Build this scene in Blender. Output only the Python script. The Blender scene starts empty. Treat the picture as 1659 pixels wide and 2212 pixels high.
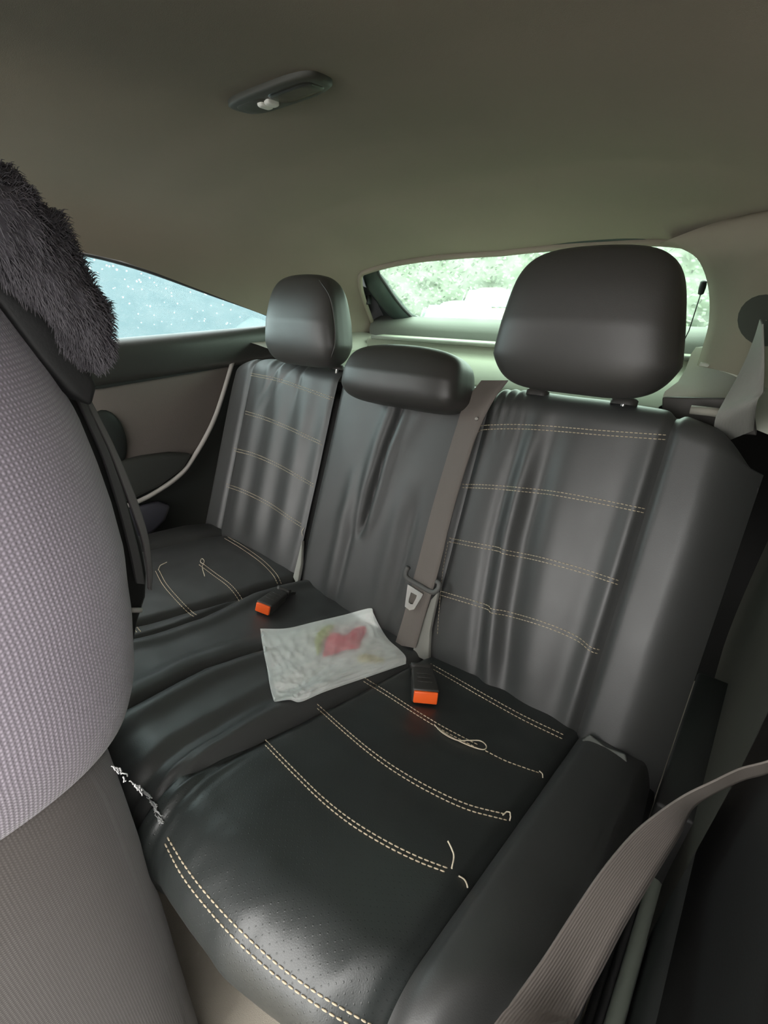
import bpy, bmesh, math, random
import numpy as np
from mathutils import Vector, Matrix
from mathutils.bvhtree import BVHTree
from mathutils import noise as mnoise

random.seed(7)
sc = bpy.context.scene
COL = sc.collection

# ------------------------------------------------------------------ camera
W, H = 1659, 2212
F = 1054.6
CAM = Vector((0.640, -0.655, 0.673))
YAW, PITCH, ROLL = 0.692, -0.429, -0.006
FW = Vector((-math.sin(YAW) * math.cos(PITCH), math.cos(YAW) * math.cos(PITCH), math.sin(PITCH)))
_r = Vector((math.cos(YAW), math.sin(YAW), 0))
_u = _r.cross(FW)
RT = _r * math.cos(ROLL) + _u * math.sin(ROLL)
UP = -_r * math.sin(ROLL) + _u * math.cos(ROLL)
cam_data = bpy.data.cameras.new('camera')
cam = bpy.data.objects.new('camera', cam_data)
COL.objects.link(cam)
cam.matrix_world = Matrix((
    (RT.x, UP.x, -FW.x, CAM.x), (RT.y, UP.y, -FW.y, CAM.y), (RT.z, UP.z, -FW.z, CAM.z), (0, 0, 0, 1)))
cam_data.sensor_fit = 'VERTICAL'
cam_data.sensor_height = 24.0
cam_data.lens = 24.0 * F / H
cam_data.clip_start = 0.01
cam_data.clip_end = 200
sc.camera = cam

# ------------------------------------------------------------------ light: overcast sky only
world = bpy.data.worlds.new('overcast')
sc.world = world
world.use_nodes = True
bg = world.node_tree.nodes['Background']
bg.inputs[0].default_value = (1.0, 0.98, 0.95, 1)
bg.inputs[1].default_value = 3.5
sc.view_settings.view_transform = 'Standard'
sc.view_settings.look = 'None'
sc.view_settings.exposure = 1.38
sc.view_settings.gamma = 1.0
sc.view_settings.use_curve_mapping = False
sc.cycles.use_denoising = True
sc.cycles.max_bounces = 8
sc.cycles.transparent_max_bounces = 16


def ray(px, py):
    return FW + RT * ((px - W / 2) / F) - UP * ((py - H / 2) / F)


def on(px, py, ax, v):
    d = ray(px, py)
    return CAM + d * ((v - CAM[ax]) / d[ax])


def on_plane(px, py, p0, n):
    d = ray(px, py)
    return CAM + d * ((p0 - CAM).dot(n) / d.dot(n))


# ------------------------------------------------------------------ materials
def newmat(name):
    m = bpy.data.materials.new(name)
    m.use_nodes = True
    return m, m.node_tree.nodes, m.node_tree.links, m.node_tree.nodes['Principled BSDF']


def bump(N, L, b, src, strength, dist=0.001):
    bp = N.new('ShaderNodeBump')
    bp.inputs['Strength'].default_value = strength
    bp.inputs['Distance'].default_value = dist
    L.new(src, bp.inputs['Height'])
    L.new(bp.outputs[0], b.inputs['Normal'])
    return bp


def simple(name, col, rough=0.6, metal=0.0, spec=0.5, grain=0.0, gscale=400, var=0.0):
    m, N, L, b = newmat(name)
    b.inputs['Base Color'].default_value = (*col, 1)
    b.inputs['Roughness'].default_value = rough
    b.inputs['Metallic'].default_value = metal
    b.inputs['Specular IOR Level'].default_value = spec
    tc = N.new('ShaderNodeTexCoord')
    if grain:
        n = N.new('ShaderNodeTexNoise')
        n.inputs['Scale'].default_value = gscale
        n.inputs['Detail'].default_value = 4
        L.new(tc.outputs['Object'], n.inputs['Vector'])
        bump(N, L, b, n.outputs[0], grain)
    if var:
        n2 = N.new('ShaderNodeTexNoise')
        n2.inputs['Scale'].default_value = 9
        n2.inputs['Detail'].default_value = 5
        L.new(tc.outputs['Object'], n2.inputs['Vector'])
        mx = N.new('ShaderNodeMix')
        mx.data_type = 'RGBA'
        mx.inputs[6].default_value = (*[c * (1 - var) for c in col], 1)
        mx.inputs[7].default_value = (*[c * (1 + var) for c in col], 1)
        L.new(n2.outputs[0], mx.inputs[0])
        L.new(mx.outputs[2], b.inputs['Base Color'])
    return m


def dots(N, L, pitch, radius, out_soft=0.5, stagger=True):
    """grid of dots in UV space (metres): 1 inside a dot"""
    tc = N.new('ShaderNodeTexCoord')
    mp = N.new('ShaderNodeMapping')
    mp.inputs['Scale'].default_value = (1 / pitch, 1 / pitch, 1)
    mp.inputs['Rotation'].default_value = (0, 0, math.radians(45 if stagger else 0))
    L.new(tc.outputs['UV'], mp.inputs[0])
    fr = N.new('ShaderNodeVectorMath')
    fr.operation = 'FRACTION'
    L.new(mp.outputs[0], fr.inputs[0])
    sb = N.new('ShaderNodeVectorMath')
    sb.operation = 'SUBTRACT'
    sb.inputs[1].default_value = (.5, .5, 0)
    L.new(fr.outputs[0], sb.inputs[0])
    ln = N.new('ShaderNodeVectorMath')
    ln.operation = 'LENGTH'
    L.new(sb.outputs[0], ln.inputs[0])
    mr = N.new('ShaderNodeMapRange')
    mr.inputs[1].default_value = radius
    mr.inputs[2].default_value = radius * (1 - out_soft)
    L.new(ln.outputs['Value'], mr.inputs[0])
    return mr.outputs[0]


def leather(name, col, rough, perf=False, spec=0.5):
    m, N, L, b = newmat(name)
    b.inputs['Base Color'].default_value = (*col, 1)
    b.inputs['Specular IOR Level'].default_value = spec
    tc = N.new('ShaderNodeTexCoord')
    v = N.new('ShaderNodeTexVoronoi')
    v.inputs['Scale'].default_value = 900
    L.new(tc.outputs['UV'], v.inputs['Vector'])
    n = N.new('ShaderNodeTexNoise')
    n.inputs['Scale'].default_value = 14
    n.inputs['Detail'].default_value = 3
    L.new(tc.outputs['UV'], n.inputs['Vector'])
    mr = N.new('ShaderNodeMapRange')
    mr.inputs[3].default_value = rough - .05
    mr.inputs[4].default_value = rough + .06
    L.new(n.outputs[0], mr.inputs[0])
    L.new(mr.outputs[0], b.inputs['Roughness'])
    b1 = N.new('ShaderNodeBump')
    b1.inputs['Strength'].default_value = 0.12
    b1.inputs['Distance'].default_value = 0.0006
    L.new(v.outputs['Distance'], b1.inputs['Height'])
    last = b1
    if perf:
        d = dots(N, L, 0.0065, 0.13)
        iv = N.new('ShaderNodeMath')
        iv.operation = 'SUBTRACT'
        iv.inputs[0].default_value = 1
        L.new(d, iv.inputs[1])
        b2 = N.new('ShaderNodeBump')
        b2.inputs['Strength'].default_value = 0.25
        b2.inputs['Distance'].default_value = 0.0012
        L.new(iv.outputs[0], b2.inputs['Height'])
        L.new(b1.outputs[0], b2.inputs['Normal'])
        last = b2
        mx = N.new('ShaderNodeMix')
        mx.data_type = 'RGBA'
        mx.inputs[6].default_value = (*col, 1)
        mx.inputs[7].default_value = (*[c * .6 for c in col], 1)
        L.new(d, mx.inputs[0])
        L.new(mx.outputs[2], b.inputs['Base Color'])
    L.new(last.outputs[0], b.inputs['Normal'])
    return m


def weave(name, col, pitch, hi=None, rough=0.85, strength=.6, sheen=0.3):
    m, N, L, b = newmat(name)
    b.inputs['Roughness'].default_value = rough
    b.inputs['Specular IOR Level'].default_value = 0.2
    b.inputs['Sheen Weight'].default_value = sheen
    d = dots(N, L, pitch, 0.45, 0.8, False)
    mx = N.new('ShaderNodeMix')
    mx.data_type = 'RGBA'
    mx.inputs[6].default_value = (*col, 1)
    mx.inputs[7].default_value = (*(hi or [c * 1.5 for c in col]), 1)
    L.new(d, mx.inputs[0])
    L.new(mx.outputs[2], b.inputs['Base Color'])
    bump(N, L, b, d, strength, pitch * .3)
    return m


def ribbed(name, col, pitch, rough=.7):
    m, N, L, b = newmat(name)
    b.inputs['Base Color'].default_value = (*col, 1)
    b.inputs['Roughness'].default_value = rough
    tc = N.new('ShaderNodeTexCoord')
    wv = N.new('ShaderNodeTexWave')
    wv.inputs['Scale'].default_value = .31 / pitch
    wv.inputs['Distortion'].default_value = 0.3
    L.new(tc.outputs['UV'], wv.inputs['Vector'])
    bump(N, L, b, wv.outputs[0], .35, .0005)
    return m


def glass(name, tint, fog, fogcol, drops_scale, streak=1.0):
    """wet, partly fogged car glass: tinted see-through + scattering film with drops"""
    m, N, L, b = newmat(name)
    N.remove(b)
    out = N['Material Output']
    tr = N.new('ShaderNodeBsdfTransparent')
    tr.inputs[0].default_value = (*tint, 1)
    tl = N.new('ShaderNodeBsdfTranslucent')
    tl.inputs[0].default_value = (*fogcol, 1)
    gl = N.new('ShaderNodeBsdfGlossy')
    gl.inputs['Roughness'].default_value = .05
    tc = N.new('ShaderNodeTexCoord')
    mp = N.new('ShaderNodeMapping')
    mp.inputs['Scale'].default_value = (1, 1, streak)
    L.new(tc.outputs['Object'], mp.inputs[0])
    vo = N.new('ShaderNodeTexVoronoi')
    vo.inputs['Scale'].default_value = drops_scale
    L.new(mp.outputs[0], vo.inputs['Vector'])
    no = N.new('ShaderNodeTexNoise')
    no.inputs['Scale'].default_value = drops_scale * .22
    no.inputs['Detail'].default_value = 5
    L.new(mp.outputs[0], no.inputs['Vector'])
    mr = N.new('ShaderNodeMapRange')
    mr.inputs[1].default_value = .10
    mr.inputs[2].default_value = .35
    mr.inputs[3].default_value = 0.30
    mr.inputs[4].default_value = 0.0
    L.new(vo.outputs['Distance'], mr.inputs[0])
    mr2 = N.new('ShaderNodeMapRange')
    mr2.inputs[1].default_value = .3
    mr2.inputs[2].default_value = .7
    mr2.inputs[3].default_value = fog - .12
    mr2.inputs[4].default_value = fog + .16
    L.new(no.outputs[0], mr2.inputs[0])
    ad = N.new('ShaderNodeMath')
    ad.operation = 'ADD'
    ad.use_clamp = True
    L.new(mr.outputs[0], ad.inputs[0])
    L.new(mr2.outputs[0], ad.inputs[1])
    mx = N.new('ShaderNodeMixShader')
    L.new(ad.outputs[0], mx.inputs[0])
    L.new(tr.outputs[0], mx.inputs[1])
    L.new(tl.outputs[0], mx.inputs[2])
    m2 = N.new('ShaderNodeMixShader')
    m2.inputs[0].default_value = 0.04
    L.new(mx.outputs[0], m2.inputs[1])
    L.new(gl.outputs[0], m2.inputs[2])
    L.new(m2.outputs[0], out.inputs[0])
    return m


LEATHER = leather('black_leather', (.042, .043, .042), .50, spec=.8)
LEATHER_P = leather('perforated_leather', (.026, .030, .029), .40, True, .65)
LEATHER_H = leather('headrest_leather', (.036, .034, .031), .46, spec=.65)
THREAD = simple('cream_thread', (.50, .42, .30), .8)
LOOSE = simple('loose_thread', (.62, .55, .42), .8)
WHITE_LINT = simple('white_lint', (.50, .50, .50), .9)
FELT = simple('pale_felt', (.30, .30, .27), .95, grain=.3)
HEADLINER = simple('headliner_fabric', (.245, .213, .168), .95, spec=.1, grain=.25, gscale=900, var=.04)
PILLAR = simple('pillar_plastic', (.28, .27, .23), .7, grain=.15)
SHELF = simple('shelf_carpet', (.27, .28, .22), .9, grain=.3)
DARKTRIM = simple('dark_trim', (.022, .026, .024), .5, grain=.2)
SILL = simple('sill_plastic', (.045, .048, .043), .5, grain=.25)
PANEL = simple('panel_cloth', (.15, .13, .115), .9, grain=.3)
PIPE = simple('piping_grey', (.42, .40, .37), .6)
RUBBER = simple('rubber_seal', (.012, .012, .012), .6)
CHROME = simple('chrome', (.8, .8, .78), .15, 1.0)
STEEL = simple('brushed_steel', (.75, .73, .70), .35, .85)
BELT = ribbed('belt_webbing', (.15, .13, .115), .0025)
BELT_D = ribbed('belt_webbing_near', (.16, .14, .125), .0025)
BELT_G = ribbed('belt_webbing_pale', (.22, .22, .20), .0025)
BUCKLE = simple('buckle_plastic', (.035, .033, .030), .45, grain=.15)
TONGUE = simple('tongue_plastic', (.10, .10, .095), .5)
ORANGE = simple('release_button', (.95, .13, .02), .4)
CARPET = simple('beige_carpet', (.45, .41, .34), 1.0, grain=.6, gscale=700)
BLACK = simple('black_plastic', (.008, .008, .008), .6, grain=.2)
MESHFAB = weave('mesh_cover', (.17, .15, .175), .0034, (.30, .265, .31))
BROWNFAB = weave('brown_weave', (.075, .066, .061), .0026, (.10, .089, .083), strength=.3)
FURM = simple('fuzzy_fabric', (.055, .05, .058), 1.0)
FURL = simple('fuzzy_fibres', (.085, .08, .088), .95, spec=.1)


# ------------------------------------------------------------------ mesh helpers
def link(name, me, mat, parent=None, smooth=True):
    o = bpy.data.objects.new(name, me)
    COL.objects.link(o)
    if mat:
        me.materials.append(mat)
    if smooth:
        for p in me.polygons:
            p.use_smooth = True
    if parent:
        o.parent = parent
    return o


def tag(o, label=None, cat=None, group=None, kind=None):
    if label: o['label'] = label
    if cat: o['category'] = cat
    if group: o['group'] = group
    if kind: o['kind'] = kind
    return o


def thing(name, label, cat, group=None, kind=None):
    o = bpy.data.objects.new(name, None)
    o.empty_display_size = .02
    COL.objects.link(o)
    return tag(o, label, cat, group, kind)


def grid_mesh(name, P, uv=None, closed_u=False):
    """P[i][j] -> Vector; optional uv[i][j]"""
    nu, nv = len(P), len(P[0])
    verts = [tuple(P[i][j]) for i in range(nu) for j in range(nv)]
    faces = []
    for i in range(nu - (0 if closed_u else 1)):
        i2 = (i + 1) % nu
        for j in range(nv - 1):
            faces.append((i * nv + j, i2 * nv + j, i2 * nv + j + 1, i * nv + j + 1))
    me = bpy.data.meshes.new(name)
    me.from_pydata(verts, [], faces)
    if uv:
        lay = me.uv_layers.new(name='UVMap')
        flat = [uv[i][j] for i in range(nu) for j in range(nv)]
        vi = np.empty(len(me.loops), dtype=np.int32)
        me.loops.foreach_get('vertex_index', vi)
        lay.data.foreach_set('uv', np.array(flat, dtype=np.float32)[vi].ravel())
    return me


def frames(pts):
    pts = [Vector(p) for p in pts]
    out = []
    prev = None
    for i, p in enumerate(pts):
        t = (pts[min(i + 1, len(pts) - 1)] - pts[max(i - 1, 0)])
        if t.length < 1e-9: t = Vector((0, 0, 1))
        t.normalize()
        if prev is None:
            a = Vector((0, 0, 1)) if abs(t.z) < .9 else Vector((1, 0, 0))
            n = t.cross(a).normalized()
        else:
            n = (prev - t * prev.dot(t))
            n = n.normalized() if n.length > 1e-6 else t.orthogonal().normalized()
        prev = n
        out.append((p, n, t.cross(n)))
    return out


def tube_data(pts, r, sides=6, verts=None, faces=None, caps=True):
    if verts is None: verts, faces = [], []
    fr = frames(pts)
    b0 = len(verts)
    n = len(fr)
    for k, (p, a, b) in enumerate(fr):
        rr = r[k] if isinstance(r, (list, tuple)) else r
        for s in range(sides):
            th = 2 * math.pi * s / sides
            verts.append(tuple(p + a * (rr * math.cos(th)) + b * (rr * math.sin(th))))
    for k in range(n - 1):
        for s in range(sides):
            s2 = (s + 1) % sides
            faces.append((b0 + k * sides + s, b0 + k * sides + s2, b0 + (k + 1) * sides + s2, b0 + (k + 1) * sides + s))
    if caps:
        faces.append(tuple(b0 + s for s in reversed(range(sides))))
        faces.append(tuple(b0 + (n - 1) * sides + s for s in range(sides)))
    return verts, faces


def tube(name, pts, r, mat, parent=None, sides=8):
    v, f = tube_data(pts, r, sides)
    me = bpy.data.meshes.new(name)
    me.from_pydata(v, [], f)
    return link(name, me, mat, parent)


def smooth_line(pts, n):
    """Catmull-Rom resample (any dimension)"""
    P = [np.array(p, dtype=float) for p in pts]
    if len(P) == 2:
        return [P[0] + (P[1] - P[0]) * t for t in np.linspace(0, 1, n)]
    P = [2 * P[0] - P[1]] + P + [2 * P[-1] - P[-2]]
    out = []
    m = len(P) - 3
    for k in range(n):
        u = k / (n - 1) * m
        i = min(int(u), m - 1)
        t = u - i
        a, b, c, d = P[i:i + 4]
        out.append(.5 * ((2 * b) + (c - a) * t + (2 * a - 5 * b + 4 * c - d) * t * t + (3 * b - a - 3 * c + d) * t ** 3))
    return out


def interp(x, tab):
    xs = [a for a, _ in tab]
    ys = [b for _, b in tab]
    return float(np.interp(x, xs, ys))


def sinterp(x, tab):
    """smooth (cosine eased) table lookup"""
    xs = [a for a, _ in tab]
    if x <= xs[0]: return tab[0][1]
    if x >= xs[-1]: return tab[-1][1]
    for (a, ya), (b, yb) in zip(tab, tab[1:]):
        if x <= b:
            t = (x - a) / (b - a)
            t = t * t * (3 - 2 * t)
            return ya + (yb - ya) * t


def gauss(x, w):
    return math.exp(-(x / w) ** 2)


def rbox(name, size, bevel, mat, parent=None, segs=4, M=None, taper=None):
    bm = bmesh.new()
    bmesh.ops.create_cube(bm, size=1)
    for v in bm.verts:
        v.co = Vector((v.co.x * size[0], v.co.y * size[1], v.co.z * size[2]))
        if taper:
            taper(v)
    bmesh.ops.bevel(bm, geom=list(bm.edges), offset=bevel, segments=segs, profile=.5, affect='EDGES')
    if M is not None:
        bm.transform(M)
    me = bpy.data.meshes.new(name)
    bm.to_mesh(me)
    bm.free()
    return link(name, me, mat, parent)


def ext_poly(name, pts, vec, mat, parent=None, bevel=0.0, segs=3, smooth=True):
    bm = bmesh.new()
    vs = [bm.verts.new(p) for p in pts]
    f = bm.faces.new(vs)
    r = bmesh.ops.extrude_face_region(bm, geom=[f])
    for v in [g for g in r['geom'] if isinstance(g, bmesh.types.BMVert)]:
        v.co += vec
    bmesh.ops.recalc_face_normals(bm, faces=bm.faces)
    if bevel:
        bmesh.ops.bevel(bm, geom=[e for e in bm.edges if e.calc_face_angle(0) > .6], offset=bevel, segments=segs,
                        profile=.5, affect='EDGES', clamp_overlap=True)
    me = bpy.data.meshes.new(name)
    bm.to_mesh(me)
    bm.free()
    o = link(name, me, mat, parent, smooth)
    return o


def ribbon(name, A, B, mat, parent=None, th=.0014, n=40):
    """webbing between two edge polylines (3D) with a little thickness"""
    A = [Vector(p) for p in smooth_line([tuple(a) for a in A], n)]
    B = [Vector(p) for p in smooth_line([tuple(b) for b in B], n)]
    P, U = [], []
    d = 0
    K = 5
    top, bot, ut = [], [], []
    for i in range(n):
        if i: d += ((A[i] + B[i]) / 2 - (A[i - 1] + B[i - 1]) / 2).length
        t = (A[min(i + 1, n - 1)] + B[min(i + 1, n - 1)]) - (A[max(i - 1, 0)] + B[max(i - 1, 0)])
        nn = t.cross(B[i] - A[i])
        nn = nn.normalized() if nn.length > 1e-9 else Vector((0, 0, 1))
        w = (B[i] - A[i]).length
        loop, lu = [], []
        for k in range(K + 1):
            loop.append(A[i].lerp(B[i], k / K) + nn * th / 2); lu.append((k / K * w, d))
        for k in range(K, -1, -1):
            loop.append(A[i].lerp(B[i], k / K) - nn * th / 2); lu.append((k / K * w, d))
        loop.append(loop[0]); lu.append(lu[0])
        P.append(loop); U.append(lu)
    me = grid_mesh(name, P, U)
    return link(name, me, mat, parent)


# ================================================================== STRUCTURE
# ---- ceiling (headliner) with pillars flowing down to window edges
ZC = [(-1.45, .80), (-1.1, .875), (-.6, .912), (-.1, .910), (.1, .893), (.3, .858), (.45, .810), (.58, .7535), (.9, .60)]
XE = [(-1.45, .60), (-.6, .655), (-.13, .66), (.03, .668), (.18, .678), (.35, .69), (.46, .69), (.58, .665), (.9, .61)]
ZE = [(-1.45, .74), (-.6, .80), (-.13, .750), (-.05, .736), (.03, .713), (.18, .664), (.35, .608), (.46, .575), (.58, .53), (.9, .46)]


def roof(a, y):
    """a in -1..1 lateral"""
    zc, xe, ze = sinterp(y, ZC) if 0 else interp(y, ZC), interp(y, XE), interp(y, ZE)
    th = abs(a) * math.pi / 2
    n = 2.75
    x = xe * (math.sin(th) ** (2 / n)) if a else 0
    # re-parametrise so that samples spread
    s = abs(a)
    x = xe * (1 - (1 - s) ** 1.8)
    z = ze + (zc - ze) * max(0.0, 1 - (x / xe) ** n) ** (1 / n)
    if a > 0:   # the near half sits a touch higher towards the hatch
        z += .020 * min(1, x / .36) * interp(y, [(.1, 0), (.5, 1)])
    return Vector((math.copysign(x, a), y, z))


def roof_yend(a):
    s = abs(a)
    x = 1 - (1 - s) ** 1.8
    return .58 + (.25 * max(0, (x - .70) / .30) ** 1.3)


P = []
NA, NY = 97, 90
for i in range(NA):
    a = -1 + 2 * i / (NA - 1)
    row = []
    ye = roof_yend(a)
    for j in range(NY):
        y = -1.18 + (ye + 1.18) * j / (NY - 1)
        row.append(roof(a, y))
    P.append(row)
me = grid_mesh('ceiling', P)
ceiling = tag(link('ceiling', me, HEADLINER), 'grey-brown fabric headliner curving down to the window edges', 'ceiling', kind='structure')
# outer roof skin so that no light leaks (painted steel above the headliner)
P2 = [[p + Vector((p.x * .03, 0, .035 + .0 * abs(p.x))) for p in row] for row in P]
me = grid_mesh('trim_8', P2)
tag(link('trim_8', me, BLACK), 'dark roof panel above the headliner', 'roof', kind='structure')
# rear header lip of the headliner over the hatch opening
lip = [roof(a, roof_yend(a)) + Vector((0, .0, -.002)) for a in np.linspace(-.93, .93, 80)]
tag(tube('trim_1', lip, .008, HEADLINER), 'rounded rear edge of the headliner above the back window', 'trim', kind='structure')

for nm, sg in (('trim_7', -1), ('trim_9', 1)):
    P = []
    for a in np.linspace(.58, 1, 16):
        e0 = roof(sg * a, roof_yend(a)) + Vector((sg * .012, -.02, .012))
        P.append([e0, e0 + Vector((sg * .03, .12, -.02)), e0 + Vector((sg * .05, .32, -.08)), e0 + Vector((sg * .02, .36, -.30))])
    tag(link(nm, grid_mesh(nm, P), BLACK), 'dark body side closing the hatch opening', 'trim', kind='structure')

# ---- floor and tunnel
P = [[Vector((x, y, -.33 + .02 * math.exp(-((x) / .12) ** 2) + .003 * mnoise.noise(Vector((x * 9, y * 9, 0))))) for y in np.linspace(-2.0, .7, 80)] for x in np.linspace(-.74, .78, 60)]
tag(link('floor', grid_mesh('floor', P), CARPET), 'beige grey carpeted car floor', 'floor', kind='structure')

# ---- left wall: side panel below the window
XL = -.70
lw = thing('wall_left', 'side trim panel below the quarter window with cloth insert and armrest', 'side panel', kind='structure')
prof = [(-.705, .562), (-.675, .566), (-.655, .562), (-.642, .550), (-.637, .530), (-.640, .500), (-.650, .478), (-.668, .466), (-.680, .460)]
prof = [(a, b) for a, b in smooth_line(prof, 26)]
ys = np.linspace(-1.5, .50, 60)
P = [[Vector((x, y, z + .010 * (y + .1))) for y in ys] for x, z in prof]
link('window_sill', grid_mesh('window_sill', P), SILL, lw)
P = [[Vector((-.680 - .01 * math.sin((z + .35) * 4), y, z)) for y in ys] for z in np.linspace(-.35, .475, 30)]
link('backing_panel', grid_mesh('backing_panel', P), DARKTRIM, lw)
# cloth insert
ins = [(150, 850), (235, 838), (330, 822), (430, 805), (497, 792), (480, 850), (462, 905), (440, 950), (420, 983), (300, 990), (180, 1020)]
ext_poly('cloth_insert', [on(x, y, 0, -.672) for x, y in ins], Vector((-.02, 0, 0)), PANEL, lw, .006)
# piping edge
pip = [(503, 780), (482, 850), (463, 905), (441, 950), (420, 985), (395, 1020), (350, 1055), (290, 1087), (200, 1115)]
tube('piping', [Vector(p) for p in smooth_line([tuple(on(x, y, 0, -.662)) for x, y in pip], 40)], .0065, PIPE, lw, 10)
# armrest
arm = [(150, 1030), (240, 1003), (310, 986), (370, 978), (418, 981), (398, 1014), (350, 1050), (290, 1080), (150, 1125)]
ext_poly('armrest', [on(x, y, 0, -.655) for x, y in arm], Vector((-.03, 0, 0)), SILL, lw, .012, 4)
# speaker pod (dark oval)
c0 = on(238, 952, 0, -.662)
P = []
for i in range(25):
    th = i / 24 * 2 * math.pi
    row = []
    for j in range(8):
        q = j / 7
        rr = math.sin(q * math.pi / 2)
        row.append(c0 + Vector((.018 * (math.cos(q * math.pi / 2)) - .012, .045 * rr * math.cos(th), .078 * rr * math.sin(th))))
    P.append(row)
link('speaker_pod', grid_mesh('speaker_pod', P), DARKTRIM, lw)
# lower map pocket
pk = [(200, 1160), (290, 1100), (345, 1085), (372, 1092), (360, 1125), (335, 1150), (280, 1175)]
ext_poly('map_pocket', [on(x, y, 0, -.65) for x, y in pk], Vector((-.03, 0, 0)), simple('pocket_plastic', (.06, .06, .075), .35), lw, .012, 4)

# ---- left quarter window
WN = Vector((1, 0, .22)).normalized()
W0 = Vector((-.70, 0, .562))


def onwin(px, py): return on_plane(px, py, W0, WN)


win2 = thing('window_2', 'wet blue-tinted quarter window with water drops on the side wall', 'window', kind='structure')
topc = [onwin(x, y) for x, y in [(170, 543), (250, 562), (330, 587), (450, 631), (560, 671), (640, 706)]]
front = [Vector((-.645, y, z)) for y, z in ((-.52, .785), (-.33, .775))]
top = front + topc
bot = [Vector((-.70, y, .560 + .010 * (y + .1))) for y in (-.54, -.3, -.1, .1, .3, .42)]
T = [Vector(p) for p in smooth_line([tuple(p) for p in top], 50)]
B = [Vector(p) for p in smooth_line([tuple(p) for p in bot], 50)]
P = []
for a, b in zip(T, B):
    P.append([a.lerp(b, k / 6) + Vector((-.006, 0, 0)) for k in range(7)])
GLASS_SIDE = glass('wet_side_glass', (.72, .95, .97), .14, (.20, .27, .28), 75, 2.2)
link('pane', grid_mesh('pane', P), GLASS_SIDE, win2)
tube('seal', [p + Vector((.014, 0, -.005)) for p in T], .0055, RUBBER, win2, 8)
P = [[Vector((-.71 + .06 * t, y, .53 + .27 * t)) for t in np.linspace(0, 1, 5)] for y in (-.62, -.52)]
link('door_pillar', grid_mesh('door_pillar', P), BLACK, win2)
# bright drops stuck on the pane
dv, df = [], []
rnd = random.Random(3)
dropspx = [(190 + 5, 578), (222, 580), (238, 574), (246, 573), (254, 581), (275, 584), (307, 590), (325, 599), (335, 609), (271, 602), (278, 618), (308, 624), (212, 588), (250, 620), (205, 560), (232, 572), (414, 666), (440, 670), (470, 676), (428, 673), (385, 655), (372, 632), (360, 622), (447, 635), (500, 668), (520, 684), (335, 700), (300, 707)]
for (x, y) in dropspx + [(rnd.uniform(200, 540), rnd.uniform(600, 700)) for _ in range(50)]:
    p = onwin(x, y) + WN * (-.0045)
    r = rnd.uniform(.0012, .0026)
    tube_data([p - WN * .001, p - WN * .0, p + WN * r * .5, p + WN * r * .7], [r, r, r * .75, r * .1], 6, dv, df)
me = bpy.data.meshes.new('water_drops')
me.from_pydata(dv, [], df)
dm, N_, L_, b_ = newmat('water_drop')
b_.inputs['Base Color'].default_value = (.9, 1, 1, 1)
b_.inputs['Roughness'].default_value = .05
b_.inputs['Transmission Weight'].default_value = .9
b_.inputs['IOR'].default_value = 1.33
tag(link('water_drops', me, dm, win2), kind='stuff')

# ---- right wall: dark quarter trim, door, sill
rw = thing('wall_right', 'dark olive quarter trim panel beside the near end of the bench', 'side panel', kind='structure')
P = [[Vector((.695 + .012 * math.sin(z * 5), y, z)) for z in np.linspace(-.35, .56, 30)] for y in np.linspace(-.12, .95, 30)]
link('quarter_panel', grid_mesh('quarter_panel', P), simple('olive_trim', (.036, .036, .026), .85, grain=.2), rw)
P = [[Vector((.70 - .0 * z, y, z)) for z in np.linspace(.5, .82, 8)] for y in np.linspace(-.60, .95, 16)]
link('side_light_block', grid_mesh('side_light_block', P), PILLAR, rw)  # unseen panel added above the quarter trim to keep side light out
# sill strips
for (xx, zz, r, m, nm) in ((.676, -.20, .011, simple('seal_grey', (.16, .18, .15), .6), 'door_seal'), (.662, -.215, .007, RUBBER, 'carpet_edge')):
    tube(nm, [(xx, y, zz) for y in np.linspace(-.75, .05, 12)], r, m, rw, 10)
rbox('sill_plate', (.07, 1.1, .10), .02, DARKTRIM, rw, 4, Matrix.Translation((.725, -.35, -.235)))
rbox('side_plinth', (.0555, .36, .30), .006, BLACK, rw, 3, Matrix.Translation((.6695, .16, -.185)))
rbox('side_plinth', (.022, .80, .09), .010, BLACK, rw, 3, Matrix.Translation((.655, -.40, -.285)))
#rbox('trim_corner', (.03, .10, .08), .012, BLACK, rw, 4, Matrix.Translation((.69, -.02, .02)))
P = [[Vector((.722 + .006 * math.sin(z * 6), y, z)) for z in np.linspace(-.34, .56, 20)] for y in np.linspace(-.75, .25, 18)]
link('pillar_base', grid_mesh('pillar_base', P), BLACK, rw)
d1 = thing('door_1', 'black lower door card beside the hanging belt', 'door', kind='structure')
P = [[Vector((.775 + .01 * math.sin(z * 7), y, z)) for z in np.linspace(-.35, .44, 24)] for y in np.linspace(-1.5, -.1, 24)]
link('door_card', grid_mesh('door_card', P), BLACK, d1)

# ---- tailgate: frame + rear glass
TG0 = Vector((0, .60, .748))
TGD = Vector((0, .25, -.172)).normalized()
TGN = Vector((1, 0, 0)).cross(TGD).normalized()
if TGN.y > 0: TGN = -TGN


def ontg(px, py): return on_plane(px, py, TG0, TGN)


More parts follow.
